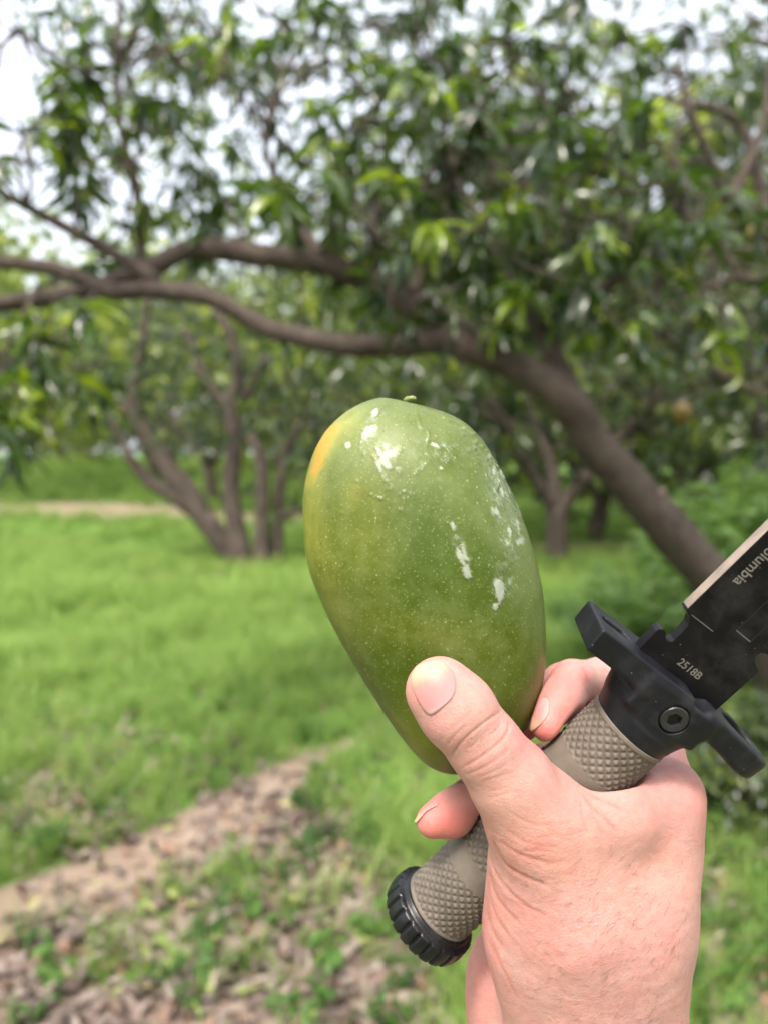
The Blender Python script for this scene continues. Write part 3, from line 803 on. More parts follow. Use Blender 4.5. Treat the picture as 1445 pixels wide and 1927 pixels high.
def mat_mango():
    t = NT('mango_skin'); c = t.coord(1.0)
    yel, bl, deep, wet = t.attr('yel'), t.attr('bloom'), t.attr('deep'), t.attr('wet')
    n1 = t.noise(c, 45, 5, .62, .4); n2 = t.noise(c, 160, 5, .65, .3); n3 = t.noise(c, 900, 3, .6)
    g = t.mix(t.ramp(n1, [(.3, 0), (.7, 1)]), (.052, .083, .003), (.092, .120, .008))
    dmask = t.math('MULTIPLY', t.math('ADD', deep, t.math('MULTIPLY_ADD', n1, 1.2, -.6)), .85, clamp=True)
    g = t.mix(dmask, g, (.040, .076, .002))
    bm_ = t.math('MULTIPLY', t.math('ADD', bl, t.math('MULTIPLY_ADD', n2, 2.4, -1.25)), .85, clamp=True)
    g = t.mix(t.math('MULTIPLY', bm_, .44), g, (.175, .225, .085))
    ym = t.math('ADD', yel, t.math('MULTIPLY', t.math('MULTIPLY_ADD', n2, 2.0, -1.0), t.math('MULTIPLY', yel, .8)), clamp=True)
    g = t.mix(t.math('MULTIPLY', ym, .68), g, t.mix(t.ramp(ym, [(.45, 0), (.95, 1)]), (.42, .38, .06), (.50, .26, .014)))
    # lenticels: pale, a few dark
    def dots(scale, r0, r1, keep, seed):
        nd = t.n('ShaderNodeTexVoronoi', feature='F1'); mp = t.n('ShaderNodeMapping'); mp.inputs['Location'].default_value = (seed, seed * .7, seed * .3)
        t.l(c, mp.inputs[0]); t.l(mp.outputs[0], nd.inputs['Vector']); nd.inputs['Scale'].default_value = scale
        hs = t.n('ShaderNodeSeparateColor'); t.l(nd.outputs['Color'], hs.inputs[0])
        return t.math('MULTIPLY', t.ramp(nd.outputs['Distance'], [(r0, 1), (r1, 0)]), t.math('LESS_THAN', hs.outputs[0], keep))
    d1 = dots(720, .10, .26, .75, .3); d2 = dots(330, .07, .15, .5, 1.7); d3 = dots(260, .05, .12, .10, 2.9); d4 = dots(1300, .12, .3, .6, 4.1)
    g = t.mix(t.math('MULTIPLY', d4, .24), g, (.36, .40, .14))
    g = t.mix(t.math('MULTIPLY', d1, .34), g, (.33, .36, .14))
    g = t.mix(t.math('MULTIPLY', d2, .42), g, (.42, .43, .20))
    g = t.mix(t.math('MULTIPLY', d3, .85), g, (.06, .035, .012))
    g = t.mix(t.math('MULTIPLY', t.attr('sap_glint'), .38), g, (.62, .66, .60))  # whitish wet highlights and dried latex painted over the green
    h = t.math('ADD', t.math('MULTIPLY', n3, .6), t.math('MULTIPLY', d1, .4))
    b = t.bump(h, .25, .0002)
    wn_ = t.noise(c, 300, 4, .62, .8); wb = t.bump(wn_, t.math('MULTIPLY_ADD', wet, .8, .1), .0022)
    rough = t.mix(bm_, (.40,) * 3, (.52,) * 3)
    nd = t.bsdf(Base_Color=g, Roughness=rough, Normal=b, Specular_IOR_Level=.36)
    t.set(nd, Coat_Weight=t.math('MULTIPLY_ADD', wet, .95, .05, clamp=True), Coat_Roughness=t.math('MULTIPLY_ADD', wet, -.26, .30), Coat_IOR=1.4, Coat_Normal=wb)
    t.set(nd, Subsurface_Weight=.12, Subsurface_Radius=(.8, 1, .3), Subsurface_Scale=.002)
    return t.m
def mat_grip():
    t = NT('grip_rubber'); c = t.coord(1.0); hg = t.attr('hgt')
    n = t.noise(c, 90, 5, .65)
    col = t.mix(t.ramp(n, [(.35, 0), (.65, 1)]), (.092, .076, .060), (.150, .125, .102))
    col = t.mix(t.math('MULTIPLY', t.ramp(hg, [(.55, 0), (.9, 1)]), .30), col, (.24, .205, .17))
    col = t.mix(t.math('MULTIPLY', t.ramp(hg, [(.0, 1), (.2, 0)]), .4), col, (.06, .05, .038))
    t.bsdf(Base_Color=col, Roughness=.62, Normal=t.bump(t.noise(c, 1800, 2, .5), .3, .0002), Specular_IOR_Level=.4)
    return t.m
def mat_black(name, col, rough, bs=2500, b=.3, dust=.0, spec=.5, metal=0.0):
    t = NT(name); c = t.coord(1.0)
    n = t.noise(c, 120, 4, .6)
    cc = t.mix(t.ramp(n, [(.35, 0), (.7, 1)]), col, tuple(x * 1.5 + .002 for x in col))
    if dust:
        v = t.n('ShaderNodeTexVoronoi', feature='F1'); t.l(c, v.inputs['Vector']); v.inputs['Scale'].default_value = 420
        hs = t.n('ShaderNodeSeparateColor'); t.l(v.outputs['Color'], hs.inputs[0])
        dm = t.math('MULTIPLY', t.ramp(v.outputs['Distance'], [(.05, 1), (.11, 0)]), t.math('LESS_THAN', hs.outputs[0], .18))
        cc = t.mix(t.math('MULTIPLY', dm, dust), cc, (.35, .33, .36))
        sm = t.noise(c, 60, 5, .7); cc = t.mix(t.math('MULTIPLY', t.ramp(sm, [(.5, 0), (.75, 1)]), .10), cc, (.16, .16, .17))
    t.bsdf(Base_Color=cc, Roughness=t.ramp(n, [(.3, rough - .05), (.7, rough + .06)]), Normal=t.bump(t.noise(c, bs, 2, .6), b, .00012), Specular_IOR_Level=spec, Metallic=metal)
    return t.m
def build_hero():
    skin, nail = mat_skin(), mat_nail()
    hairm = simple_mat('hair', (.06, .035, .022), .6)
    build_mango(mat_mango(), simple_mat('stalk', (.16, .19, .06), .7, .6, 1500, .4))
    build_knife(dict(guard=mat_black('black_polymer', (.0055, .006, .009), .46, dust=.4, spec=.3), cap=mat_black('black_rubber', (.005, .0055, .007), .30, dust=.15, spec=.35),
                     screw=mat_black('screw_steel', (.014, .014, .016), .38), blade=mat_black('blade_coating', (.004, .0035, .005), .42, 4000, .15, dust=.3, spec=.2),
                     blade2=mat_black('fuller_coating', (.004, .004, .005), .5), edge=mat_black('worn_edge', (.11, .10, .12), .35, metal=.4),
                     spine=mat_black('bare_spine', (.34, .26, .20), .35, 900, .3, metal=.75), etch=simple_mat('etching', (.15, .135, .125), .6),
                     grip=mat_grip()))
    build_hand(skin, nail, hairm)
# ------------------------------------------------------------------ ground layout
rng = np.random.RandomState(21)
random.seed(4)
PATH = [(-900, 2150), (-400, 1900), (0, 1700), (200, 1625), (380, 1555), (500, 1490), (620, 1415), (700, 1380), (800, 1335), (860, 1300)]
def w2px(P):
    """direction (photo pixels) of world points; used to lay the place out as seen"""
    q = (np.asarray(P, float) - C0) @ HM
    d = np.maximum(-q[:, 2], .3)
    return q[:, 0] / d * FPX + CXP, CYP - q[:, 1] / d * FPX, d
def path_dist(X, Y):
    pts = np.array([tuple(G(a, b))[:2] for a, b in PATH]); best = np.full(len(X), 1e9)
    for a, b in zip(pts[:-1], pts[1:]):
        ab = b - a; t = np.clip(((X - a[0]) * ab[0] + (Y - a[1]) * ab[1]) / (ab @ ab), 0, 1)
        best = np.minimum(best, np.hypot(X - a[0] - t * ab[0], Y - a[1] - t * ab[1]))
    return best
def ground_masks(X, Y):
    """grass, bare soil, litter amounts at ground points"""
    P = np.stack([X, Y, 0 * X], 1); px, py, d = w2px(P)
    n = fbm(P * 1.1 + 5, 3); n2 = fbm(P * 4.0 + 9, 2); n3 = fbm(P * .35 + 2, 2)
    pd = path_dist(X, Y) + (n - .5) * .5
    bare = .9 - .9 * sstep(.02, .21, pd)
    yl = np.interp(px, [a for a, b in PATH], [b for a, b in PATH])
    near = sstep(-20, 110, py - yl) * (1 - sstep(560, 760, px + (n - .5) * 200 - .42 * (py - 1500) + 30))     # litter side of the path
    up_left = gblob(px, py, 40, 1500, 230, 85) * .75
    lit_r = sstep(1250, 1340, px) * sstep(1430, 1500, py) * .7
    lit = np.clip(near + up_left + lit_r + .45 * gblob(px, py, 600, 1800, 200, 120), 0, 1)
    behind = (Y < 1.2); lit = np.where(behind, .6, lit)
    lit = np.where(Y > 9, 0, lit)
    far_bare = np.exp(-((Y - 16.8 - .05 * X + (n3 - .5) * 1.6) / 1.1) ** 2) * (X < 2) + .8 * np.exp(-((Y - 31) / 2.2) ** 2) * (X < 1) + \
        .8 * np.exp(-((Y - 12.0) / 1.1) ** 2) * (X > 1.2) + .5 * sstep(.58, .7, n3) * (Y > 9)
    grass = np.clip(1 - .93 * lit - bare * 1.0 - far_bare, 0, 1)
    clump = sstep(.60, .74, n) * .3 + sstep(.64, .74, n2) * .1
    clump = clump + gblob(px, py, 250, 1815, 110, 45) + .7 * gblob(px, py, 285, 1700, 60, 30) + .8 * gblob(px, py, 430, 1690, 60, 30)
    grass = np.clip(np.maximum(grass, lit * clump * .8 * (1 - bare)), 0, 1)
    return grass, np.clip(bare + far_bare, 0, 1), lit, d
def ground_z(X, Y):
    P = np.stack([X, Y, 0 * X], 1)
    z = (fbm(P * .5, 2) - .5) * .10 + (fbm(P * 3.1, 2) - .5) * .025
    z = z - .03 * (1 - sstep(.1, .5, path_dist(X, Y)))
    fade = sstep(60, 30, np.hypot(X, Y))
    bank = .75 * sstep(13, 27, Y - .3 * X) * sstep(2, -8, X)      # the field climbs towards the far left
    return z * fade + bank
def build_ground():
    def axis(lo, hi, fine, n_f, far, n_far):
        f = np.linspace(lo, hi, n_f); g = np.geomspace(1, far, n_far) - 1
        return np.concatenate([lo - g[1:][::-1] * 1.0, f, hi + g[1:] * 1.0])
    xs = axis(-4.5, 4.5, 0, 230, 260, 60); ys = axis(0.5, 9.0, 0, 240, 300, 90)
    X, Y = np.meshgrid(xs, ys, indexing='ij'); sh = X.shape; X = X.ravel(); Y = Y.ravel()
    g, b, l, d = ground_masks(X, Y); Z = ground_z(X, Y)
    idx = np.arange(len(X)).reshape(sh)
    F = np.stack([idx[:-1, :-1], idx[1:, :-1], idx[1:, 1:], idx[:-1, 1:]], -1).reshape(-1, 4)
    t = NT('soil_and_turf'); c = t.coord(1.0)
    ga, ba, la = t.attr('grassy'), t.attr('bare'), t.attr('litter')
    n1 = t.noise(c, 6, 5, .65); n2 = t.noise(c, 42, 4, .7); n3 = t.noise(c, .9, 4, .6)
    soil = t.mix(t.ramp(n2, [(.3, 0), (.7, 1)]), (.13, .092, .07), (.26, .195, .155))
    dry = t.mix(t.ramp(n1, [(.35, 0), (.65, 1)]), (.25, .185, .14), (.36, .28, .215))
    soil = t.mix(t.math('MULTIPLY', ba, .85), soil, dry)
    green = t.mix(t.ramp(n3, [(.35, 0), (.65, 1)]), (.09, .18, .035), (.155, .28, .055))
    green = t.mix(t.ramp(n2, [(.35, .5), (.7, 0)]), green, (.035, .075, .015))
    gm = t.ramp(t.math('ADD', ga, t.math('MULTIPLY_ADD', n1, .6, -.3)), [(.3, 0), (.65, 1)])
    col = t.mix(gm, soil, green)
    t.bsdf(Base_Color=col, Roughness=.95, Normal=t.bump(t.math('ADD', n2, n1), .7, .02), Specular_IOR_Level=.15)
    o = mesh_obj('ground', np.stack([X, Y, Z], 1), F, t.m, origin=(0, 0, 0), attrs=dict(grassy=g, bare=b, litter=l))
    tag(o, kind='structure')
    return o

# ------------------------------------------------------------------ scatter of counted-by-nobody stuff
def scatter(name, pts, rot, scl, tint, sources, mats, label):
    """one object; its points carry small shared meshes"""
    me = bpy.data.meshes.new(name); org = np.array([0, 4.0, 0.])
    me.vertices.add(len(pts)); me.vertices.foreach_set('co', (pts - org).astype(np.float32).ravel())
    for k, a, ty in (('rot', rot, 'FLOAT_VECTOR'), ('scl', scl, 'FLOAT'), ('tint', tint, 'FLOAT'), ('pick', rng.randint(0, len(sources), len(pts)), 'INT')):
        at = me.attributes.new(k, ty, 'POINT')
        at.data.foreach_set('vector' if ty == 'FLOAT_VECTOR' else 'value', np.asarray(a, np.int32 if ty == 'INT' else np.float32).ravel())
    o = bpy.data.objects.new(name, me); COL.objects.link(o); o.location = org
    ng = bpy.data.node_groups.new(name + '_scatter', 'GeometryNodeTree')
    ng.interface.new_socket('Geometry', in_out='INPUT', socket_type='NodeSocketGeometry')
    ng.interface.new_socket('Geometry', in_out='OUTPUT', socket_type='NodeSocketGeometry')
    N = ng.nodes; L = ng.links
    gi, go = N.new('NodeGroupInput'), N.new('NodeGroupOutput')
    m2p = N.new('GeometryNodeMeshToPoints'); L.new(gi.outputs[0], m2p.inputs[0])
    join = N.new('GeometryNodeGeometryToInstance')
    inst = N.new('GeometryNodeInstanceOnPoints'); L.new(m2p.outputs[0], inst.inputs['Points'])
    col = bpy.data.collections.new(name + '_sources')
    for s in sources: col.objects.link(s)
    ci = N.new('GeometryNodeCollectionInfo'); ci.inputs['Collection'].default_value = col
    ci.inputs['Separate Children'].default_value = True; ci.inputs['Reset Children'].default_value = True
    L.new(ci.outputs[0], inst.inputs['Instance']); inst.inputs['Pick Instance'].default_value = True
    def na(nm, ty):
        a = N.new('GeometryNodeInputNamedAttribute'); a.data_type = ty; a.inputs['Name'].default_value = nm; return a.outputs[0]
    L.new(na('pick', 'INT'), inst.inputs['Instance Index'])
    e2r = N.new('FunctionNodeEulerToRotation'); L.new(na('rot', 'FLOAT_VECTOR'), e2r.inputs[0]); L.new(e2r.outputs[0], inst.inputs['Rotation'])
    L.new(na('scl', 'FLOAT'), inst.inputs['Scale'])
    L.new(inst.outputs[0], go.inputs[0]); N.remove(join)
    md = o.modifiers.new('scatter', 'NODES'); md.node_group = ng
    for m in mats: me.materials.append(m)
    tag(o, label, None, None, 'stuff')
    return o

def src_mesh(name, V, F, mat, attrs=None, uvt=None):
    me = bpy.data.meshes.new(name); me.from_pydata(np.asarray(V, float).tolist(), [], [list(map(int, f)) for f in F])
    me.polygons.foreach_set('use_smooth', np.ones(len(me.polygons), bool))
    if attrs:
        for k, a in attrs.items():
            at = me.attributes.new(k, 'FLOAT', 'POINT'); at.data.foreach_set('value', np.asarray(a, np.float32))
    me.materials.append(mat); me.update()
    return bpy.data.objects.new(name, me)

# ------------------------------------------------------------------ leaves
def leaf_shape(nseg=5, width=.13, fold=.35, droop=.5, curl=0.0, wave=0.0, seed=0):
    """blade from the origin along +X, unit length; returns verts, faces, 'along' attribute"""
    r_ = np.random.RandomState(seed)
    V = []; A = []
    ang = 0.0; x = z = 0.0
    for i in range(nseg + 1):
        t = i / nseg
        wd = width * (math.sin(math.pi * min(1, t * .94 + .03)) ** .75) * (1 - .25 * t) * (1.15 if t < .5 else 1)
        if i == 0: wd = .006
        if i == nseg: wd = .004
        nx_, nz = -math.sin(ang), math.cos(ang)
        lift = wd * fold
        wv = wave * math.sin(t * 9 + seed) * wd
        V += [(x, 0, z), (x + nx_ * (lift + wv), wd * (1 - .1 * fold), z + nz * (lift + wv)), (x + nx_ * (lift - wv), -wd * (1 - .1 * fold), z + nz * (lift - wv))]
        A += [t, t, t]
        st = 1.0 / nseg; ang -= droop * st + curl * (r_.rand() - .3) * st
        x += math.cos(ang) * st; z += math.sin(ang) * st
    F = []
    for i in range(nseg):
        a, b = 3 * i, 3 * i + 3
        F += [(a, b, b + 1, a + 1), (a, a + 2, b + 2, b)]
    return np.array(V), F, np.array(A)

def rot_zyx(rz, ry, rx=0):
    return np.array(Euler((rx, ry, rz), 'XYZ').to_matrix())

def whorl(n, r_, lmin=.14, lmax=.24, nseg=4, tilt=(-.25, 1.15), young=0.0):
    """a rosette of drooping leaves round a twig end; returns list of (3x3 rotation, length, position)"""
    out = []
    for i in range(n):
        az = i * 2.399 + r_.uniform(-.4, .4)
        el = r_.uniform(*tilt)                       # below horizontal
        roll = r_.normal(0, .45)
        out.append((rot_zyx(az, el, roll), r_.uniform(lmin, lmax), np.array([0, 0, r_.uniform(-.05, .02)])))
    return out

LEAFV = [leaf_shape(5, .125, .35, .7, 0, .15, k) for k in range(3)]
LEAFS = [leaf_shape(3, .125, .35, .6, 0, 0, k) for k in range(2)]

def join_leaves(items, shapes):
    """items: (R, length, pos, tint) -> one vertex/face set"""
    VV, FF, AA, TT = [], [], [], []; b = 0
    for k, (R_, L_, p_, tint) in enumerate(items):
        V, F, A = shapes[k % len(shapes)]
        VV.append((V * L_) @ R_.T + p_); AA.append(A); TT.append(np.full(len(V), tint))
        FF.append(np.array(F) + b); b += len(V)
    return np.concatenate(VV), np.concatenate(FF), np.concatenate(AA), np.concatenate(TT)

def mat_leaf(name, dark, light, young, gloss=.32, trans=.45, rough=.42, inst=False):
    t = NT(name); c = t.coord(1.0)
    tint = t.attr('tint', inst)
    n = t.noise(c, 22, 3, .6)
    col = t.ramp(t.math('ADD', tint, t.math('MULTIPLY_ADD', n, .3, -.15)), [(.0, dark), (.62, light), (.86, young), (1, tuple(x * 1.15 for x in young))])
    pr_ = t.n('ShaderNodeBsdfPrincipled'); t.set(pr_, Base_Color=col, Roughness=rough, Specular_IOR_Level=gloss)
    tr = t.n('ShaderNodeBsdfTranslucent'); t.l(t.mix(1.0, col, (1.7, 1.75, .5), 'MULTIPLY'), tr.inputs[0])
    mx = t.n('ShaderNodeMixShader'); mx.inputs[0].default_value = trans
    t.l(pr_.outputs[0], mx.inputs[1]); t.l(tr.outputs[0], mx.inputs[2]); t.l(mx.outputs[0], t.out.inputs[0])
    return t.m

# ------------------------------------------------------------------ limbs
def spline(pts, step):
    pts = np.array(pts, float); out = []
    for i in range(len(pts) - 1):
        p = [pts[max(i - 1, 0)], pts[i], pts[i + 1], pts[min(i + 2, len(pts) - 1)]]
        n = max(2, int(np.linalg.norm(p[2][:3] - p[1][:3]) / step))
        for k in range(n):
            f = k / n
            out.append(.5 * (2 * p[1] + (p[2] - p[0]) * f + (2 * p[0] - 5 * p[1] + 4 * p[2] - p[3]) * f * f + (3 * p[1] - p[0] - 3 * p[2] + p[3]) * f ** 3))
    out.append(pts[-1]); return np.array(out)
def tube(pts, sides=12, step=.08, rough=.08, seed=0):
    s = spline(pts, step); c = s[:, :3]; r = np.maximum(s[:, 3], .002)
    tg = np.gradient(c, axis=0); tg /= np.linalg.norm(tg, axis=1)[:, None]
    u = np.cross(tg[0], [0, 0, 1]); 
    if np.linalg.norm(u) < .2: u = np.cross(tg[0], [1, 0, 0])
    V = []; th = np.linspace(0, 2 * np.pi, sides, endpoint=False)
    for i in range(len(c)):
        u = u - tg[i] * (u @ tg[i]); u /= np.linalg.norm(u); v = np.cross(tg[i], u)
        ring = c[i] + r[i] * (np.cos(th)[:, None] * u + np.sin(th)[:, None] * v)
        V.append(ring)
    V = np.concatenate(V)
    cc = np.repeat(c, sides, 0); rad = np.repeat(r, sides)
    n = fbm(V * 9.0 + seed, 3) - .5; n2 = fbm(V * 30 + seed, 2) - .5
    V = cc + (V - cc) * (1 + rough * (n * 3 + n2 * 1.2))[:, None]
    J = np.arange(sides); J1 = (J + 1) % sides
    F = np.concatenate([np.stack([i * sides + J, i * sides + J1, (i + 1) * sides + J1, (i + 1) * sides + J], 1) for i in range(len(c) - 1)]).tolist()
    F.append(list(range(sides))[::-1]); F.append(list(range((len(c) - 1) * sides, len(c) * sides)))
    return V, F
def merge(parts):
    VV, FF, b = [], [], 0
    for V, F in parts:
        VV.append(V); FF += [[i + b for i in f] for f in F]; b += len(V)
    return np.concatenate(VV), FF
def limb(spec):
    """(px, py, depth m, radius px) -> world x,y,z,r"""
    return [(*W(a, b, d), r * .86 / FPX * d) for a, b, d, r in spec]

def mat_bark():
    t = NT('bark'); c = t.coord(1.0)
    n1 = t.noise(c, 7, 5, .65); n2 = t.noise(c, 55, 5, .7); n3 = t.noise(c, 2.2, 3, .5)
    col = t.mix(t.ramp(n1, [(.3, 0), (.7, 1)]), (.036, .027, .023), (.112, .088, .075))
    col = t.mix(t.ramp(n2, [(.45, 0), (.8, .6)]), col, (.20, .165, .145))
    col = t.mix(t.ramp(n3, [(.56, 0), (.68, .6)]), col, (.055, .04, .034))
    wv = t.noise(t.coord(sc3=(1, 1, .25)), 60, 4, .7)
    t.bsdf(Base_Color=col, Roughness=.9, Normal=t.bump(t.math('ADD', wv, n2), .8, .012), Specular_IOR_Level=.2)
    return t.m

# ------------------------------------------------------------------ generic orchard trees
def crown_points(n_wh, r_, rx=3.4, rz=2.9, cz=3.4, low=.55, hollow=.45):
    pts = []
    # clumped shell of whorls
    cl = []
    for _ in range(n_wh // 9):
        while True:
            q = r_.normal(size=3); q /= np.linalg.norm(q)
            if q[2] > -.85: break
        rad = r_.uniform(hollow, 1.0) ** .5
        cl.append(q * rad)
    for c_ in cl:
        for _ in range(9):
            q = c_ + r_.normal(0, .10, 3)
            p = np.array([q[0] * rx, q[1] * rx, cz + q[2] * rz])
            if p[2] < low: p[2] = low + r_.uniform(0, .5)
            pts.append(p)
    return pts
def crown_mesh(name, n_wh, seed, mat, lscale=1.0, lpw=9, **kw):
    r_ = np.random.RandomState(seed); items = []
    for p in crown_points(n_wh, r_, **kw):
        tint0 = r_.rand() * .55 + (.35 if r_.rand() < .2 else 0)
        tr = rot_zyx(r_.uniform(0, 6.28), r_.uniform(-.5, .5))
        for R_, L_, o_ in whorl(lpw, r_, .15 * lscale, .25 * lscale):
            items.append((tr @ R_, L_, p + o_, tint0 + r_.uniform(-.12, .12)))
    V, F, A, T = join_leaves(items, LEAFS)
    me = bpy.data.meshes.new(name); me.from_pydata(V.tolist(), [], F.tolist())
    me.polygons.foreach_set('use_smooth', np.ones(len(me.polygons), bool))
    at = me.attributes.new('tint', 'FLOAT', 'POINT'); at.data.foreach_set('value', T.astype(np.float32))
    me.materials.append(mat); me.update(); return me
def trunk_mesh(name, seed, mat, stems=None):
    r_ = np.random.RandomState(seed); parts = []
    top = np.array([r_.normal(0, .08), r_.normal(0, .08), r_.uniform(.7, 1.1)])
    parts.append(tube([(0, 0, -.15, .21), (0, 0, .1, .17), (*(top * .6), .145), (*top, .15)], 12, .12, .1, seed))
    n = r_.randint(3, 5)
    for k in range(n):
        a = k * 6.28 / n + r_.uniform(-.5, .5); p1 = top + np.array([math.cos(a) * .5, math.sin(a) * .5, .55])
        p2 = p1 + np.array([math.cos(a + .3) * .7, math.sin(a + .3) * .7, .8]); p3 = p2 + np.array([math.cos(a) * .8, math.sin(a) * .8, .8])
        parts.append(tube([(*(top - [0, 0, .1]), .11), (*p1, .085), (*p2, .06), (*p3, .02)], 8, .15, .1, seed + k))
        for j in range(3):
            b_ = a + r_.uniform(-1.2, 1.2); q = p1 + (p2 - p1) * r_.rand(); e = q + np.array([math.cos(b_) * 1.1, math.sin(b_) * 1.1, r_.uniform(-.2, .9)])
            m_ = (q + e) / 2 + r_.normal(0, .12, 3)
            parts.append(tube([(*q, .04), (*m_, .03), (*e, .01)], 6, .2, .1, seed + j))
    V, F = merge(parts)
    me = bpy.data.meshes.new(name); me.from_pydata(V.tolist(), [], F); me.polygons.foreach_set('use_smooth', np.ones(len(me.polygons), bool))
    me.materials.append(mat); me.update(); return me

def child(name, me, parent):
    o = bpy.data.objects.new(name, me); COL.objects.link(o); o.parent = parent; return o

def near_foliage(root, clumps, mat, n_parts, seed, bark, twig_from=None, lpw=11, spread=.26, young=.08, lscale=.86):
    """whorls of leaves round clump centres; the ones that show largest become parts"""
    r_ = np.random.RandomState(seed); items = []; twigs = []
    for (px, py, d, n, rad) in clumps:
        c = np.array(W(px, py, d))
        if twig_from is not None and len(twig_from):
            j = np.argmin(((twig_from[:, :3] - c) ** 2).sum(1)); a = twig_from[j, :3]
            mid = (a + c) / 2 + r_.normal(0, .06, 3) + [0, 0, .08]
            twigs.append(tube([(*a, .011), (*mid, .008), (*c, .006)], 6, .12, .05, 1))
        for _ in range(n):
            p = c + r_.normal(0, 1, 3) * np.array([rad, rad, rad * .8])
            m = (p + c) / 2 + r_.normal(0, .03, 3) - [0, 0, .04]
            twigs.append(tube([(*c, .007), (*m, .0055), (*(p + [0, 0, .0]), .0035)], 5, .15, .0, 1))
            tint0 = r_.rand() * .62 + (.3 if r_.rand() < young else 0)
            tr = rot_zyx(r_.uniform(0, 6.28), r_.normal(0, .35))
            for R_, L_, o_ in whorl(lpw + r_.randint(-3, 3), r_, .11 * lscale, .20 * lscale):
                items.append((tr @ R_, L_, p + o_, tint0 + r_.uniform(-.28, .28)))
    V, F = merge(twigs)
    mesh_obj('twigs', V, F, bark, parent=root, attrs=None)['kind'] = 'stuff'
    pos = np.array([it[2] for it in items]); px, py, d = w2px(pos)
    inv = (px > -20) & (px < 1465) & (py > -20) & (py < 1300) & (d > .5)
    score = np.where(inv, np.array([it[1] for it in items]) / d, 0)
    order = np.argsort(-score); chosen = set(order[:n_parts].tolist())
    # the parts share a few leaf meshes
    protos = {}
    for k in chosen:
        R_, L_, p_, tint = items[k]
        key = (k % 3, int(np.clip(tint, 0, .99) * 6))
        if key not in protos:
            V, Fq, A = leaf_shape(8, .125, .35, .7 + .15 * key[0], 0, .2, key[0])
            me = bpy.data.meshes.new('leaf'); me.from_pydata(V.tolist(), [], [list(f) for f in Fq])
            me.polygons.foreach_set('use_smooth', np.ones(len(me.polygons), bool))
            at = me.attributes.new('tint', 'FLOAT', 'POINT'); at.data.foreach_set('value', np.full(len(V), (key[1] + .5) / 6, np.float32))
            me.materials.append(mat); protos[key] = me
        o = bpy.data.objects.new('leaf', protos[key]); COL.objects.link(o); o.parent = root
        M = Matrix.Translation(Vector(p_) - root.location) @ Matrix(R_.tolist()).to_4x4() @ Matrix.Scale(L_, 4)
        o.matrix_local = M
    rest = [it for k, it in enumerate(items) if k not in chosen]
    V, F, A, T = join_leaves(rest, LEAFV)
    o = mesh_obj('foliage', V, F, mat, parent=root, attrs=dict(tint=T)); o['kind'] = 'stuff'
    return items

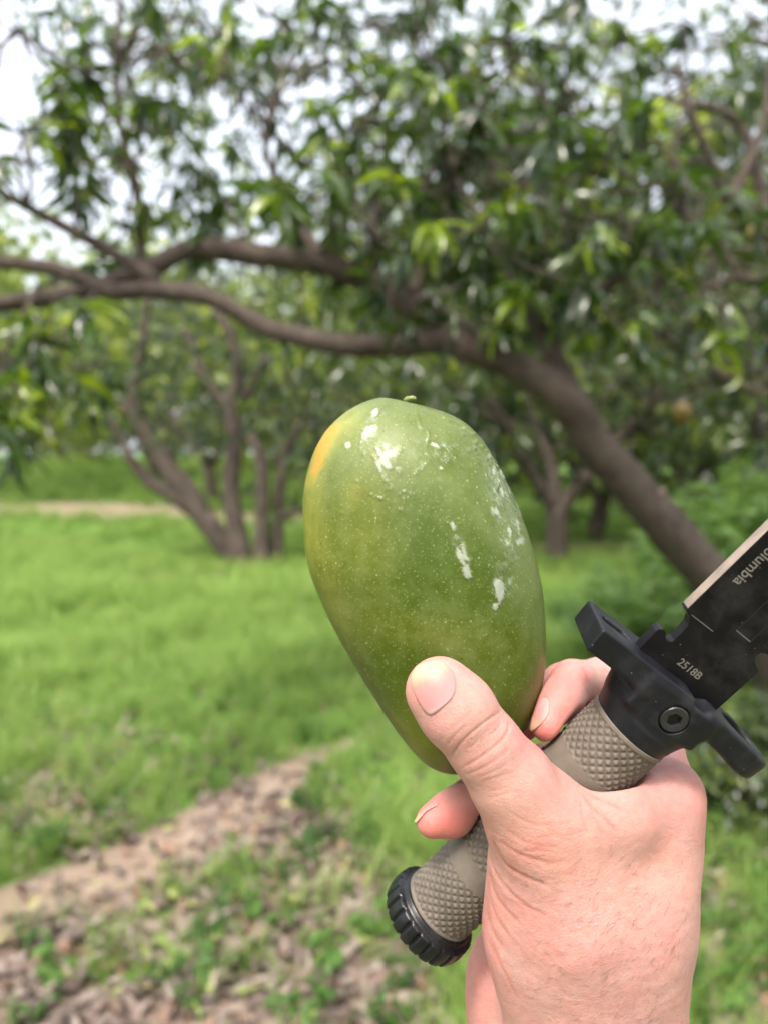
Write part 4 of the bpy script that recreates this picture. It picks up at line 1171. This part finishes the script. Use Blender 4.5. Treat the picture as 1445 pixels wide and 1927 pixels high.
def build_background():
    bark = mat_bark()
    lf_near = mat_leaf('leaf_near', (.014, .032, .010), (.062, .112, .020), (.25, .33, .02), .85, .45, .27)
    lf_mid = mat_leaf('leaf_mid', (.024, .042, .018), (.085, .128, .040), (.30, .34, .07), .9, .42, .30)
    lf_yel = mat_leaf('leaf_yellowing', (.09, .13, .035), (.22, .28, .06), (.46, .47, .10), .6, .5, .38)
    lf_fern = mat_leaf('leaf_shrub', (.085, .15, .055), (.17, .28, .10), (.28, .40, .15), .5, .5, .42)
    build_ground()
    # ---------------- the leaning mango tree
    base = np.array([*G(1500, 1400)]); base[2] = -.05
    root = empty('mango_tree', tuple(base))
    tag(root, 'leaning mango tree whose long bare limbs cross the frame above the mango', 'tree')
    trunk = [(1520,1450,4.05,62),(1462,1270,3.92,52),(1400,1162,3.8,48),(1300,1045,3.65,47),(1200,930,3.5,45),(1120,840,3.4,44),(1062,752,3.3,43),(1000,708,3.25,38),(930,672,3.2,35),(850,642,3.15,33)]
    limbA = [(880,650,3.17,34),(850,640,3.15,34),(800,643,3.12,29),(740,651,3.1,25),(650,650,3.05,23),(580,637,3.02,22),(500,618,3.0,21),(440,582,2.97,20),(390,558,2.95,20),(330,548,2.92,21),(270,546,2.9,20),(210,550,2.88,20),(165,530,2.86,18),(110,508,2.85,17),(40,497,2.83,16),(-80,490,2.8,14),(-260,500,2.8,10)]
    limbB = [(905,662,3.2,33),(870,635,3.24,34),(820,598,3.3,32),(770,568,3.33,30),(700,530,3.36,28),(620,500,3.36,25),(560,487,3.34,24),(480,480,3.3,25),(410,470,3.28,24),(350,470,3.26,23),(300,497,3.22,22),(240,520,3.2,22),(170,545,3.16,21),(90,562,3.14,19),(0,572,3.1,17),(-120,585,3.1,14),(-300,560,3.1,9)]
    brC = [(295,530,2.95,19),(240,492,2.94,15),(180,457,2.92,13),(110,420,2.9,12),(50,388,2.88,11),(-30,345,2.85,9)]
    brD = [(1072,745,3.36,30),(1035,655,3.42,22),(1000,595,3.5,19),(962,548,3.55,17),(930,490,3.6,15),(915,400,3.7,12),(930,280,3.8,8)]
    brE = [(268,505,3.3,12),(262,420,3.4,10),(256,345,3.45,10),(236,275,3.5,9),(222,190,3.5,9),(224,60,3.55,7),(232,-80,3.6,5)]
    brF = [(620,500,3.36,16),(560,420,3.6,12),(520,340,3.8,9),(500,250,4,7),(540,140,4.1,5)]
    brG = [(770,568,3.33,18),(800,470,3.3,13),(790,380,3.3,10),(830,280,3.3,8),(850,160,3.4,5)]
    brH = [(1030,650,3.42,14),(1110,560,3.3,11),(1200,500,3.2,9),(1300,430,3.1,6)]
    limbs = {}
    def tree_part(name, spec, sides, parent=root, step=.06):
        L_ = limb(spec); V, F = tube(L_, sides, step, .12, len(spec)); limbs[id(spec)] = spline(L_, .1)
        return mesh_obj(name, V, F, bark, parent=parent)
    tree_part('trunk', trunk, 24)
    la = tree_part('limb', limbA, 18); la['label'] = 'long lower limb winding across to the left edge'
    lb = tree_part('limb', limbB, 18); lb['label'] = 'dark upper limb arching behind the leaves'
    for s_ in (brC, brD, brE, brF, brG, brH): tree_part('branch', s_, 10)
    # sawn stubs on the trunk
    for (a, b, d_) in ((1238, 930, 3.47),):
        q = np.array(W(a, b, d_)); V, F = tube([(*q, .014), (*(q + [.012, -.03, .02]), .011)], 10, .03, .03)
        mesh_obj('stub', V, F, simple_mat('cut_wood', (.26, .19, .165), .8, .5, 300, .3), parent=root)
    tf = np.concatenate(list(limbs.values()))
    cl = []
    for a in [(700,440,3.0,7,.2),(745,520,3.0,4,.12),(620,390,3.2,5,.2),(850,330,3.1,8,.24),(905,430,3.1,7,.2),(1000,350,3.2,7,.25),(1080,480,3.2,8,.22),(1180,420,3.1,7,.24),
              (1250,520,3.2,7,.22),(1010,480,3.3,5,.18),(1110,570,3.4,5,.2),(560,470,3.4,3,.15),(480,400,3.4,4,.2),(750,250,3.3,7,.26),(640,250,3.6,5,.25),(900,200,3.3,8,.27),(1050,210,3.3,8,.27),
              (950,80,3.3,7,.28),(800,110,3.5,6,.27),(620,110,3.6,6,.27),(480,200,3.8,5,.27),(420,60,3.4,6,.27),(300,90,3.3,5,.2),(150,40,3.1,6,.26),(330,250,3.6,4,.17),(40,60,2.9,5,.2),
              (40,250,2.6,4,.14),(250,300,3.0,4,.14),(110,290,2.9,3,.12),(0,690,2.5,5,.13),(100,690,2.7,4,.12),(50,740,2.7,3,.11),(1350,470,3.2,6,.25),(1400,600,3.4,5,.25),(1290,340,3.2,6,.25),
              (1150,80,3.3,6,.27),(1300,150,3.3,4,.24),(820,440,3.4,5,.22),(1180,250,3.4,6,.25),(960,280,3.6,5,.25),(560,300,3.8,5,.25),(240,420,3.3,2,.12),(380,370,3.5,3,.16),(700,350,3.4,5,.22),
              (1120,330,3.5,5,.25),(1240,620,3.7,4,.2),(860,520,3.4,3,.14),(950,600,3.7,3,.15),(1340,300,3.5,4,.2),(200,200,3.3,2,.12),(560,60,4.2,6,.3),(700,50,4.4,6,.3),(420,150,4.4,5,.3),(520,130,4.8,6,.3),(680,170,4.5,6,.3),(340,20,4.6,5,.3),(240,130,4.4,4,.25),(820,20,4.2,6,.3)]: cl.append((a[0], a[1], a[2], a[3] + (2 if a[0] < 1000 or a[1] > 420 else 0), a[4] * 1.15))
    items = near_foliage(root, cl, lf_near, 300, 5, bark, tf)
    # ---------------- the second tree to the right, its stem out of the frame
    base = np.array([*W(1720, 1290, 5.2)]); base[2] = -.05
    r2 = empty('mango_tree', tuple(base))
    tag(r2, 'mango tree at the right edge with thin grey branches and hanging fruit', 'tree')
    sp = []
    for s_ in ([(1720,1330,5.2,50),(1640,1000,5.1,40),(1560,760,5.0,30),(1500,560,4.9,22),(1450,450,4.8,16),(1372,380,4.7,11),(1335,300,4.6,9),(1300,215,4.5,8),(1270,120,4.5,5)],
               [(1560,760,5.0,20),(1445,745,4.9,14),(1370,715,4.8,12),(1300,672,4.7,11),(1230,612,4.6,8)],
               [(1450,450,4.8,15),(1400,250,4.8,11),(1330,200,4.7,8),(1240,190,4.7,5)],
               [(1500,560,4.9,15),(1390,520,4.8,9),(1300,560,4.7,6)], [(1372,380,4.7,12),(1430,250,4.7,9),(1460,80,4.7,6)]):
        L_ = limb(s_); V, F = tube(L_, 12, .08, .07, 3); mesh_obj('trunk' if not sp else 'branch', V, F, bark, parent=r2); sp.append(spline(L_, .1))
    tf2 = np.concatenate(sp); cl = []
    for _ in range(34):
        a, b = rng.uniform(1080, 1640), rng.uniform(-120, 860)
        if b > 560 and a < 1200: continue
        if gblob(a, b, 1330, 60, 70, 60) + gblob(a, b, 1400, 260, 50, 40) > rng.rand() * .9: continue
        cl.append((a, b, rng.uniform(4.2, 7.0), 5, .3))
    near_foliage(r2, cl, lf_mid, 60, 6, bark, tf2, lscale=.74)
    # hanging fruit
    def fruit(px, py, d, size, label, col):
        t = simple_mat('ripe_skin', col, .45, .2, 300, .35); V = []; nu, nv = 22, 24
        for i in range(nu + 1):
            a = math.pi * i / nu
            for j in range(nv):
                b_ = 2 * math.pi * j / nv; r_ = math.sin(a) * (1 + .14 * math.cos(a)) * .40
                V.append((r_ * math.cos(b_) + .05 * math.sin(a * 1.3), r_ * .9 * math.sin(b_), .5 * math.cos(a)))
        F = [[i * nv + j, (i + 1) * nv + j, (i + 1) * nv + (j + 1) % nv, i * nv + (j + 1) % nv] for i in range(nu) for j in range(nv)]
        c = np.array(W(px, py, d)); o = mesh_obj('mango', np.array(V) * size + c, F, t, origin=c)
        V, F = tube([(*(c + [0, 0, size * .48]), .003), (*(c + [.01, .01, size * .9]), .0025), (*(c + [.0, .03, size * 2.2]), .003)], 6, .03, 0)
        mesh_obj('stalk', V, F, bark, parent=o); tag(o, label, 'mango')
    fruit(1281, 778, 4.3, .135, 'dull yellow mango hanging in shade behind the leaning trunk', (.12, .085, .015))
    fruit(1240, 682, 5.0, .10, 'small orange brown mango hanging above the dull yellow one', (.13, .07, .02))
    fruit(1417, 438, 4.6, .10, 'small yellowish mango hanging among leaves near the right edge', (.14, .11, .03))
    # ---------------- the many stemmed tree left of the mango
    b0 = G(465, 1062); r3 = empty('mango_tree', tuple(b0))
    tag(r3, 'many stemmed dark mango tree standing in the grass left of the held mango', 'tree')
    D = 10.2; sp = []
    stems = [[(440,1085,D,34),(425,1030,D,30),(385,975,D,30),(345,915,D,30),(318,885,D,26),(290,840,D,22),(262,790,D,19),(250,740,D,17),(262,690,D,15),(272,630,D-.1,12),(280,560,D-.2,8)],
             [(395,985,D,22),(330,935,D,19),(280,905,D,17),(245,860,D,14),(215,800,D,10),(190,745,D,8)],
             [(455,1085,D,36),(447,1000,D,26),(436,930,D,24),(440,860,D,22),(440,800,D,22),(434,762,D,26),(448,720,D,18),(446,670,D,16),(430,620,D,14),(405,580,D,10)],
             [(434,770,D,18),(408,745,D,15),(382,705,D,14),(370,660,D,12),(345,620,D,9)],
             [(440,770,D,16),(470,735,D,13),(490,690,D,11),(530,640,D,8)],
             [(495,1085,D-.1,28),(492,1000,D-.1,20),(495,930,D-.1,19),(490,860,D-.1,17),(470,820,D,12)],
             [(520,1085,D+.1,26),(522,1000,D+.1,18),(526,930,D+.1,17),(540,850,D+.1,13),(570,790,D,9)],
             [(528,975,D+.1,12),(548,962,D,10),(580,962,D,9),(640,975,D,6)],
             [(430,1060,D-.1,14),(410,1010,D-.2,12),(392,965,D-.2,10)],
             [(505,1075,D-.2,14),(540,1072,D-.3,10),(560,1062,D-.3,6)],
             [(262,790,D,12),(220,755,D,9),(185,738,D,6)]]
    for i, s_ in enumerate(stems):
        L_ = limb([(a, b, d_, r * .82) for a, b, d_, r in s_]); V, F = tube(L_, 14, .12, .10, i + 2); mesh_obj('stem', V, F, bark, parent=r3); sp.append(spline(L_, .15))
    r_ = np.random.RandomState(11); items = []
    tfx = np.concatenate(sp)
    for _ in range(175):
        a = r_.uniform(-200, 1150); b = r_.uniform(-150, 800)
        if b > 640 and (a < 240 or a > 600) and r_.rand() < .65: continue
        low = 800 if 480 < a < 860 else 740
        if b > low: continue
        c = np.array(W(a, b, r_.uniform(8.5, 13.0)))
        if gblob(a, b, 60, 200, 130, 110) + gblob(a, b, 220, 420, 50, 50) + gblob(a, b, 330, 380, 40, 40) + gblob(a, b, 640, 130, 50, 40) + gblob(a, b, 640, 600, 60, 45) > r_.rand() * .8: continue
        for _k in range(5):
            p = c + r_.normal(0, .38, 3); tint0 = r_.rand() * .6 + (.35 if r_.rand() < .2 else 0); tr = rot_zyx(r_.uniform(0, 6.28), r_.normal(0, .4))
            for R_, L_, o_ in whorl(10, r_, .13, .215): items.append((tr @ R_, L_, p + o_, tint0 + r_.uniform(-.28, .28)))
    # the fine high leaves of its crown
    for _ in range(150):
        a = r_.uniform(-120, 1560); b = r_.uniform(-160, 330)
        if gblob(a, b, 70, 200, 90, 80) > r_.rand() * .8: continue
        c = np.array(W(a, b, r_.uniform(8.0, 12.5)))
        for _k in range(5):
            p = c + r_.normal(0, .42, 3); tint0 = r_.rand() * .6; tr = rot_zyx(r_.uniform(0, 6.28), r_.normal(0, .5))
            for R_, L_, o_ in whorl(9, r_, .10, .17): items.append((tr @ R_, L_, p + o_, tint0 + r_.uniform(-.2, .3)))
    # low skirts of leaves
    for (a, b, d_, n, rd) in ((720,800,10.5,16,.7),(610,700,9.8,10,.5),(800,870,11,12,.6),(660,880,11.5,10,.5),(330,740,9.6,10,.4),(560,880,9.9,7,.35),(470,690,9.8,8,.4),(200,680,9.5,7,.4),(380,850,10.6,8,.4),(620,820,10.6,9,.5)):
        c = np.array(W(a, b, d_))
        for _k in range(n * 2):
            p = c + r_.normal(0, rd, 3); tint0 = r_.rand() * .5; tr = rot_zyx(r_.uniform(0, 6.28), r_.normal(0, .4))
            for R_, L_, o_ in whorl(10, r_, .13, .215): items.append((tr @ R_, L_, p + o_, tint0 + r_.uniform(-.28, .28)))
    V, F, A, T = join_leaves(items, LEAFS)
    mesh_obj('crown', V, F, lf_mid, parent=r3, attrs=dict(tint=T))['kind'] = 'stuff'
    # ---------------- orchard beyond
    crowns = [crown_mesh('crown', 640, 31 + k, lf_mid, .95) for k in range(3)]
    crowns_low = [crown_mesh('crown', 900, 71 + k, lf_yel if k else lf_mid, 1.3, low=.1, rz=3.3, cz=3.2) for k in range(2)]
    crowns_y = [crown_mesh('crown', 600, 41 + k, lf_yel, 1.2, low=.9, rz=2.6, cz=3.5) for k in range(2)]
    trunks = [trunk_mesh('trunk', 51 + k, bark) for k in range(3)]
    spots = [  # x, y, scale, crown kind, label
        (W(1046, 1062, 10.4), .95, 2, 'low dark mango tree with a short stem seen right of the held mango'),
        (W(1118, 1040, 13.0), 1.0, 0, 'dark mango tree just behind the short stemmed one'),
        (W(-30, 900, 19.0), 1.2, 1, 'yellowing mango tree across the grass at the left edge'),
        (W(-190, 900, 17.5), 1.1, 1, 'yellow green mango tree half out of the frame on the left'),
        (W(290, 890, 24.0), 1.25, 1, 'grey green mango tree across the grass left of the many stemmed tree'),
        (W(400, 880, 19.0), 1.1, 0, 'mango tree right behind the many stemmed tree'),
        (W(640, 900, 17.0), 1.1, 0, 'mango tree showing behind the left side of the held mango'),
        (W(880, 880, 16.5), 1.15, 1, 'pale mango tree behind the upper right side of the held mango'),
        (W(1290, 900, 12.5), 1.15, 2, 'mango tree in shade behind the leaning trunk'),
        (W(1480, 900, 10.5), 1.15, 0, 'mango tree behind the shrubs at the right edge'),
    ]
    k = 0
    def plant(x, y, sc_, kind, label, group):
        nonlocal k
        root = empty('mango_tree', (x, y, float(ground_z(np.array([x]), np.array([y]))[0])), (0, 0, random.uniform(0, 6.28))); root.scale = (sc_,) * 3
        tag(root, label, 'tree', group)
        child('trunk', trunks[k % 3], root); c_ = child('crown', (crowns_low if kind == 2 else crowns_y if kind else crowns)[k % (3 if kind == 0 else 2)], root); c_['kind'] = 'stuff'; k += 1
    for p, sc_, kind, lab in spots: plant(p.x, p.y, sc_, kind, lab, 'mango trees of the orchard beyond')
    for row, yy in enumerate((25, 31, 38, 46)):
        for j in range(-6, 7):
            x = j * 5.6 + (row % 2) * 2.8 + random.uniform(-.8, .8)
            if abs(x) > yy * .62 + 3: continue
            if row == 0 and x < -2 : continue
            plant(x, yy + random.uniform(-1, 1), random.uniform(1.2, 1.6), 2 if row > 0 or x > 2 else 1, 'far mango tree in the rows closing off the orchard', 'far rows of mango trees')
    # unseen trees; those behind the viewer are added to shade the hand
    for (x, y, s_) in ((-4.8, -3.0, 1.2), (4.6, -3.6, 1.25), (10.5, 5.5, 1.2), (12.5, 11.5, 1.25), (15.5, 17.0, 1.3), (-10.5, 7.0, 1.15), (-13.5, 13.0, 1.2), (0.5, -8.5, 1.2)):
        plant(x, y, s_, 0, 'unseen mango tree standing out of the frame round the viewer', 'unseen mango trees round the viewer')
    # ---------------- shrubs on the right
    def shrub(px, py, d, w_, h_, n, label, seed, mat=lf_fern, leaf=.05, lean=0):
        r_ = np.random.RandomState(seed); g0 = W(px, py, d); g0.z = 0; root = empty('shrub', tuple(g0)); tag(root, label, 'shrub')
        items, tw = [], []
        for s_ in range(n):
            a = r_.uniform(0, 6.28); rr = w_ * math.sqrt(r_.rand()); top = np.array([g0.x + math.cos(a) * rr + lean, g0.y + math.sin(a) * rr * .7, h_ * r_.uniform(.45, 1.0) * (1 - .4 * (rr / w_) ** 2)])
            foot = np.array([g0.x + math.cos(a) * rr * .4, g0.y + math.sin(a) * rr * .3, 0]); m_ = (foot + top) / 2 + r_.normal(0, .04, 3)
            path = spline([(*foot, .006), (*m_, .005), (*top, .002)], .07); tw.append(tube([(*foot, .006), (*m_, .005), (*top, .002)], 5, .12, 0))
            for q in path[1:]:
                for _ in range(3):
                    az = r_.uniform(0, 6.28); R0 = rot_zyx(az, r_.uniform(-.4, .4))
                    # pinnate frond: small leaflets either side
                    for j in range(5):
                        for sd_ in (-1, 1):
                            R1 = R0 @ rot_zyx(sd_ * 1.0, r_.uniform(-.2, .5)); items.append((R1, leaf * r_.uniform(.7, 1.2), q[:3] + R0 @ np.array([.03 + j * leaf * .6, 0, 0]), r_.rand() * .8))
        V, F = merge(tw); mesh_obj('stems', V, F, bark, parent=root)['kind'] = 'stuff'
        wide = [leaf_shape(2, .24, .2, .4, 0, 0, q) for q in range(2)]
        V, F, A, T = join_leaves(items, wide); mesh_obj('foliage', V, F, mat, parent=root, attrs=dict(tint=T))['kind'] = 'stuff'
    shrub(1260, 1300, 5.2, .75, .95, 70, 'low feathery light green shrub at the foot of the leaning tree', 1, leaf=.05)
    shrub(1150, 1250, 6.5, .55, .55, 40, 'small pale shrub left of the leaning trunk foot', 2, leaf=.05)
    shrub(1420, 1300, 5.6, .9, 1.75, 90, 'tall feathery green shrub behind the knife blade', 3, leaf=.055)
    shrub(1420, 1480, 3.1, .32, .62, 40, 'small dark green bush below the knife guard at the right edge', 4, lf_mid, .05)
    shrub(1560, 1400, 4.3, .6, 1.2, 50, 'green shrub partly outside the right edge', 5, leaf=.05)
    # ---------------- grass, weeds and litter
    gm = []
    def grass_mat(name, c0, c1, c2):
        t = NT(name); oi = t.n('ShaderNodeObjectInfo'); al = t.attr('along')
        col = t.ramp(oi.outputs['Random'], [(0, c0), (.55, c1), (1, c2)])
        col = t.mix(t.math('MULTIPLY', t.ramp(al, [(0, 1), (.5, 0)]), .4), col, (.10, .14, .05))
        pr_ = t.n('ShaderNodeBsdfPrincipled'); t.set(pr_, Base_Color=col, Roughness=.5, Specular_IOR_Level=.35)
        tr = t.n('ShaderNodeBsdfTranslucent'); t.l(col, tr.inputs[0]); mx = t.n('ShaderNodeMixShader'); mx.inputs[0].default_value = .45
        t.l(pr_.outputs[0], mx.inputs[1]); t.l(tr.outputs[0], mx.inputs[2]); t.l(mx.outputs[0], t.out.inputs[0]); return t.m
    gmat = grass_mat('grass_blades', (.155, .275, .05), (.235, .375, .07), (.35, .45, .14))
    srcs = []
    for v_ in range(5):
        r_ = np.random.RandomState(60 + v_); V, F, A = [], [], []
        for b_ in range(16):
            a = r_.uniform(0, 6.28); h_ = r_.uniform(.08, .21); ln = r_.uniform(.2, .9) * h_; p0 = np.array([r_.normal(0, .022), r_.normal(0, .022), -.01])
            dr = np.array([math.cos(a), math.sin(a), 0]); sd_ = np.array([-dr[1], dr[0], 0]); wd = r_.uniform(.0016, .0030); b = len(V)
            for i, t_ in enumerate((0, .4, .75, 1.0)):
                c_ = p0 + dr * ln * t_ ** 1.9 + np.array([0, 0, h_ * (t_ - .18 * t_ * t_)]); ww = wd * (1 - t_) ** .6 if t_ < 1 else 0.0001
                V += [c_ + sd_ * ww, c_ - sd_ * ww]; A += [t_, t_]
            for i in range(3): F.append((b + 2 * i, b + 2 * i + 1, b + 2 * i + 3, b + 2 * i + 2))
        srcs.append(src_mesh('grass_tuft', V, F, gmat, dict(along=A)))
    P, S = [], []
    for (y0, y1, dens, s0, s1, wfac) in ((1.5, 4.0, 620, .8, 1.15, .75), (4, 7, 420, 1.0, 1.35, .70), (7, 12, 150, 1.4, 1.9, .68), (12, 22, 34, 2.2, 3.0, .66), (22, 44, 7, 3.2, 4.4, .66)):
        wd = y1 * wfac; n = int(dens * (y1 - y0) * 2 * wd)
        X = rng.uniform(-wd, wd, n); Y = rng.uniform(y0, y1, n); g_, b_, l_, d_ = ground_masks(X, Y)
        n_ = fbm(np.stack([X * 1.5, Y * 1.5, 0 * X], 1), 2)
        keep = rng.rand(n) < g_ ** 1.3 * (.45 + .9 * sstep(.35, .65, n_))
        X, Y, n_ = X[keep], Y[keep], n_[keep]
        P.append(np.stack([X, Y, ground_z(X, Y)], 1)); S.append(rng.uniform(s0, s1, len(X)) * (.65 + .7 * n_))
    P = np.concatenate(P); S = np.concatenate(S); S = np.where(P[:, 1] > 8, S * .8, S)
    rot = np.stack([rng.normal(0, .12, len(P)), rng.normal(0, .12, len(P)), rng.uniform(0, 6.28, len(P))], 1)
    print('grass tufts', len(P))
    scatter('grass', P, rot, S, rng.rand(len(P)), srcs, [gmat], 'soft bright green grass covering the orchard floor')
    # weeds
    wmat = grass_mat('weed_leaves', (.04, .105, .02), (.075, .17, .03), (.13, .24, .05)); srcs = []
    for v_ in range(3):
        r_ = np.random.RandomState(80 + v_); items = []
        for st in range(5):
            a = r_.uniform(0, 6.28); top = np.array([math.cos(a) * .05, math.sin(a) * .05, r_.uniform(.05, .14)])
            for j in range(6): items.append((rot_zyx(r_.uniform(0, 6.28), r_.uniform(-.5, .3)), r_.uniform(.025, .05), top * (j + 2) / 7, 0))
        V, F, A, T = join_leaves(items, [leaf_shape(3, .26, .2, .5, 0, 0, 1)]); srcs.append(src_mesh('weed', V, F, wmat, dict(along=A * .5 + .5)))
    n = 9000; X = rng.uniform(-3, 3.2, n); Y = rng.uniform(1.5, 6, n); px, py, d_ = w2px(np.stack([X, Y, 0 * X], 1)); g_, b_, l_, _d = ground_masks(X, Y)
    dn = .05 + .6 * gblob(px, py, 800, 1880, 170, 110) + .6 * gblob(px, py, 1400, 1780, 130, 150) + .35 * gblob(px, py, 140, 1530, 160, 70) + .4 * gblob(px, py, 240, 1830, 90, 40) + .35 * gblob(px, py, 700, 1560, 160, 120)
    keep = (rng.rand(n) < dn * .3) & (b_ < .3); P = np.stack([X, Y, ground_z(X, Y)], 1)[keep]
    rot = np.stack([rng.normal(0, .15, len(P)), rng.normal(0, .15, len(P)), rng.uniform(0, 6.28, len(P))], 1)
    scatter('weeds', P, rot, rng.uniform(.7, 1.3, len(P)), rng.rand(len(P)), srcs, [wmat], 'small broad leaved weeds growing among the grass and litter')
    # fallen leaves
    dry_cols = [(.175, .130, .110), (.24, .19, .16), (.10, .072, .058), (.20, .15, .125), (.145, .115, .095), (.21, .125, .085), (.28, .23, .20)]
    def dead_mat(i, c_):
        t = NT('dry_leaf_%s' % 'abcdefghijk'[i]); c = t.coord(1.0); n = t.noise(c, 14, 4, .6)
        t.bsdf(Base_Color=t.mix(t.ramp(n, [(.3, 0), (.7, 1)]), tuple(x * .7 for x in c_), tuple(x * 1.15 for x in c_)), Roughness=.6, Specular_IOR_Level=.35); return t.m
    dms = [dead_mat(i, c_) for i, c_ in enumerate(dry_cols)]
    yms = [dead_mat(7, (.30, .32, .11)), dead_mat(8, (.34, .31, .14)), dead_mat(9, (.22, .29, .08))]
    dead = []
    for i in range(14):
        V, F, A = leaf_shape(6, rng.uniform(.11, .18), rng.uniform(.1, .8), rng.uniform(-1.3, .9), 1.2, .5, i)
        V = V - [.5, 0, V[:, 2].mean()]
        dead.append((V, F))
    dsrc = [src_mesh('dry_leaf', V, F, dms[i % 7]) for i, (V, F) in enumerate(dead)]
    n = 110000; X = rng.uniform(-3.4, 3.4, n); Y = rng.uniform(1.4, 9.5, n); g_, b_, l_, _d = ground_masks(X, Y); n_ = fbm(np.stack([X * 1.3, Y * 1.3, 0 * X + 4], 1), 2)
    px, py, dd = w2px(np.stack([X, Y, 0 * X], 1))
    dens = np.clip(l_ * (1.0 - .75 * b_) * (.35 + 1.2 * sstep(.35, .6, n_)) + .16 * b_ + .02, 0, 1)
    keep = rng.rand(n) < dens * .6; X, Y, dd, px, py = X[keep], Y[keep], dd[keep], px[keep], py[keep]
    Lf = rng.uniform(.045, .125, len(X)); inview = (px > 0) & (px < 1445) & (py < 1927) & ~((px > 770) & (px < 1330) & (py > 1250))
    order = np.argsort(-(np.where(inview, Lf / dd, 0))); top = order[:230]; rest = order[230:]
    print('dry leaves', len(X))
    P = np.stack([X, Y, ground_z(X, Y) + rng.uniform(.004, .03, len(X))], 1)
    rt = np.stack([rng.normal(0, .35, len(X)), rng.normal(0, .35, len(X)), rng.uniform(0, 6.28, len(X))], 1)
    scatter('leaf_litter', P[rest], rt[rest], Lf[rest], rng.rand(len(rest)), dsrc, dms, 'pinkish brown fallen leaves littering the soil beside the path')
    for j in top:
        o = bpy.data.objects.new('fallen_leaf', dead[0] and dsrc[j % 14].data); COL.objects.link(o)
        o.location = P[j]; o.rotation_euler = rt[j]; o.scale = (Lf[j],) * 3
        tag(o, 'dry brown fallen mango leaf lying on the orchard floor', 'fallen leaf', 'dry brown fallen leaves')
    ymesh = []
    for i in range(6):
        V, F, A = leaf_shape(7, .17, .25, rng.uniform(-.4, .4), .6, .3, 30 + i)
        ymesh.append(src_mesh('yellow_leaf', V - [.5, 0, V[:, 2].mean()], F, yms[i % 3]).data)
    # the ones one can point at
    spots = [(392,1853,.135,0,1.9,'pale yellow green leaf lying upright near the bottom edge left of the pommel'),
             (487,1880,.13,2,.5,'green and yellow fallen leaf right of the pale upright one'),
             (318,1800,.12,2,-.5,'forked looking pair of green leaves on litter, upper one'), (335,1825,.10,2,.9,'lower of the crossed green leaves on the litter'),
             (190,1665,.09,0,.2,'pale yellow leaf on the bare path at the left'), (233,1668,.08,0,1.2,'second pale leaf on the path, right of the first'),
             (316,1622,.10,0,1.6,'yellow leaf standing out in the middle of the path'), (412,1628,.09,0,1.5,'yellow leaf at the lower edge of the path'),
             (330,1700,.10,0,-.8,'yellowish leaf below the path under the middle one'), (190,1625,.08,1,.7,'cream leaf at the upper edge of the path'),
             (620,1718,.12,2,.4,'long yellow green leaf left of the pommel'), (565,1605,.10,0,.9,'pale yellow leaf between path and grass above the pommel'),
             (20,1775,.12,1,.1,'yellowish leaf cut by the left edge'), (250,1880,.11,1,.2,'golden leaf near the bottom left'), (500,1550,.08,0,.6,'small pale leaf on the far end of the bare soil'),
             (325,1560,.09,0,.4,'light green leaf above the path centre')]
    for a, b, s_, mi, rz, lab in spots:
        g = G(a, b); o = bpy.data.objects.new('fallen_leaf', ymesh[mi if mi < 3 else 0]); COL.objects.link(o)
        z = float(ground_z(np.array([g.x]), np.array([g.y]))[0]); o.location = (g.x, g.y, z + .035)
        o.rotation_euler = (-.25 + random.uniform(-.2, .2), random.uniform(-.2, .2), rz); o.scale = (s_,) * 3; tag(o, lab, 'fallen leaf', 'yellow fallen leaves')
    cnt = 0
    while cnt < 34:
        a, b = random.uniform(0, 760), random.uniform(1430, 1927); g = G(a, b)
        g_, b_, l_, _d = ground_masks(np.array([g.x]), np.array([g.y]))
        if l_[0] < .3: continue
        o = bpy.data.objects.new('fallen_leaf', ymesh[cnt % 6]); COL.objects.link(o); o.location = (g.x, g.y, float(ground_z(np.array([g.x]), np.array([g.y]))[0]) + .03)
        s_ = random.uniform(.05, .10); o.rotation_euler = (random.uniform(-.4, .4), random.uniform(-.4, .4), random.uniform(0, 6.28)); o.scale = (s_,) * 3
        tag(o, 'small yellowish fallen leaf scattered among the brown litter', 'fallen leaf', 'small yellow leaves in the litter'); cnt += 1
build_background()
build_hero()
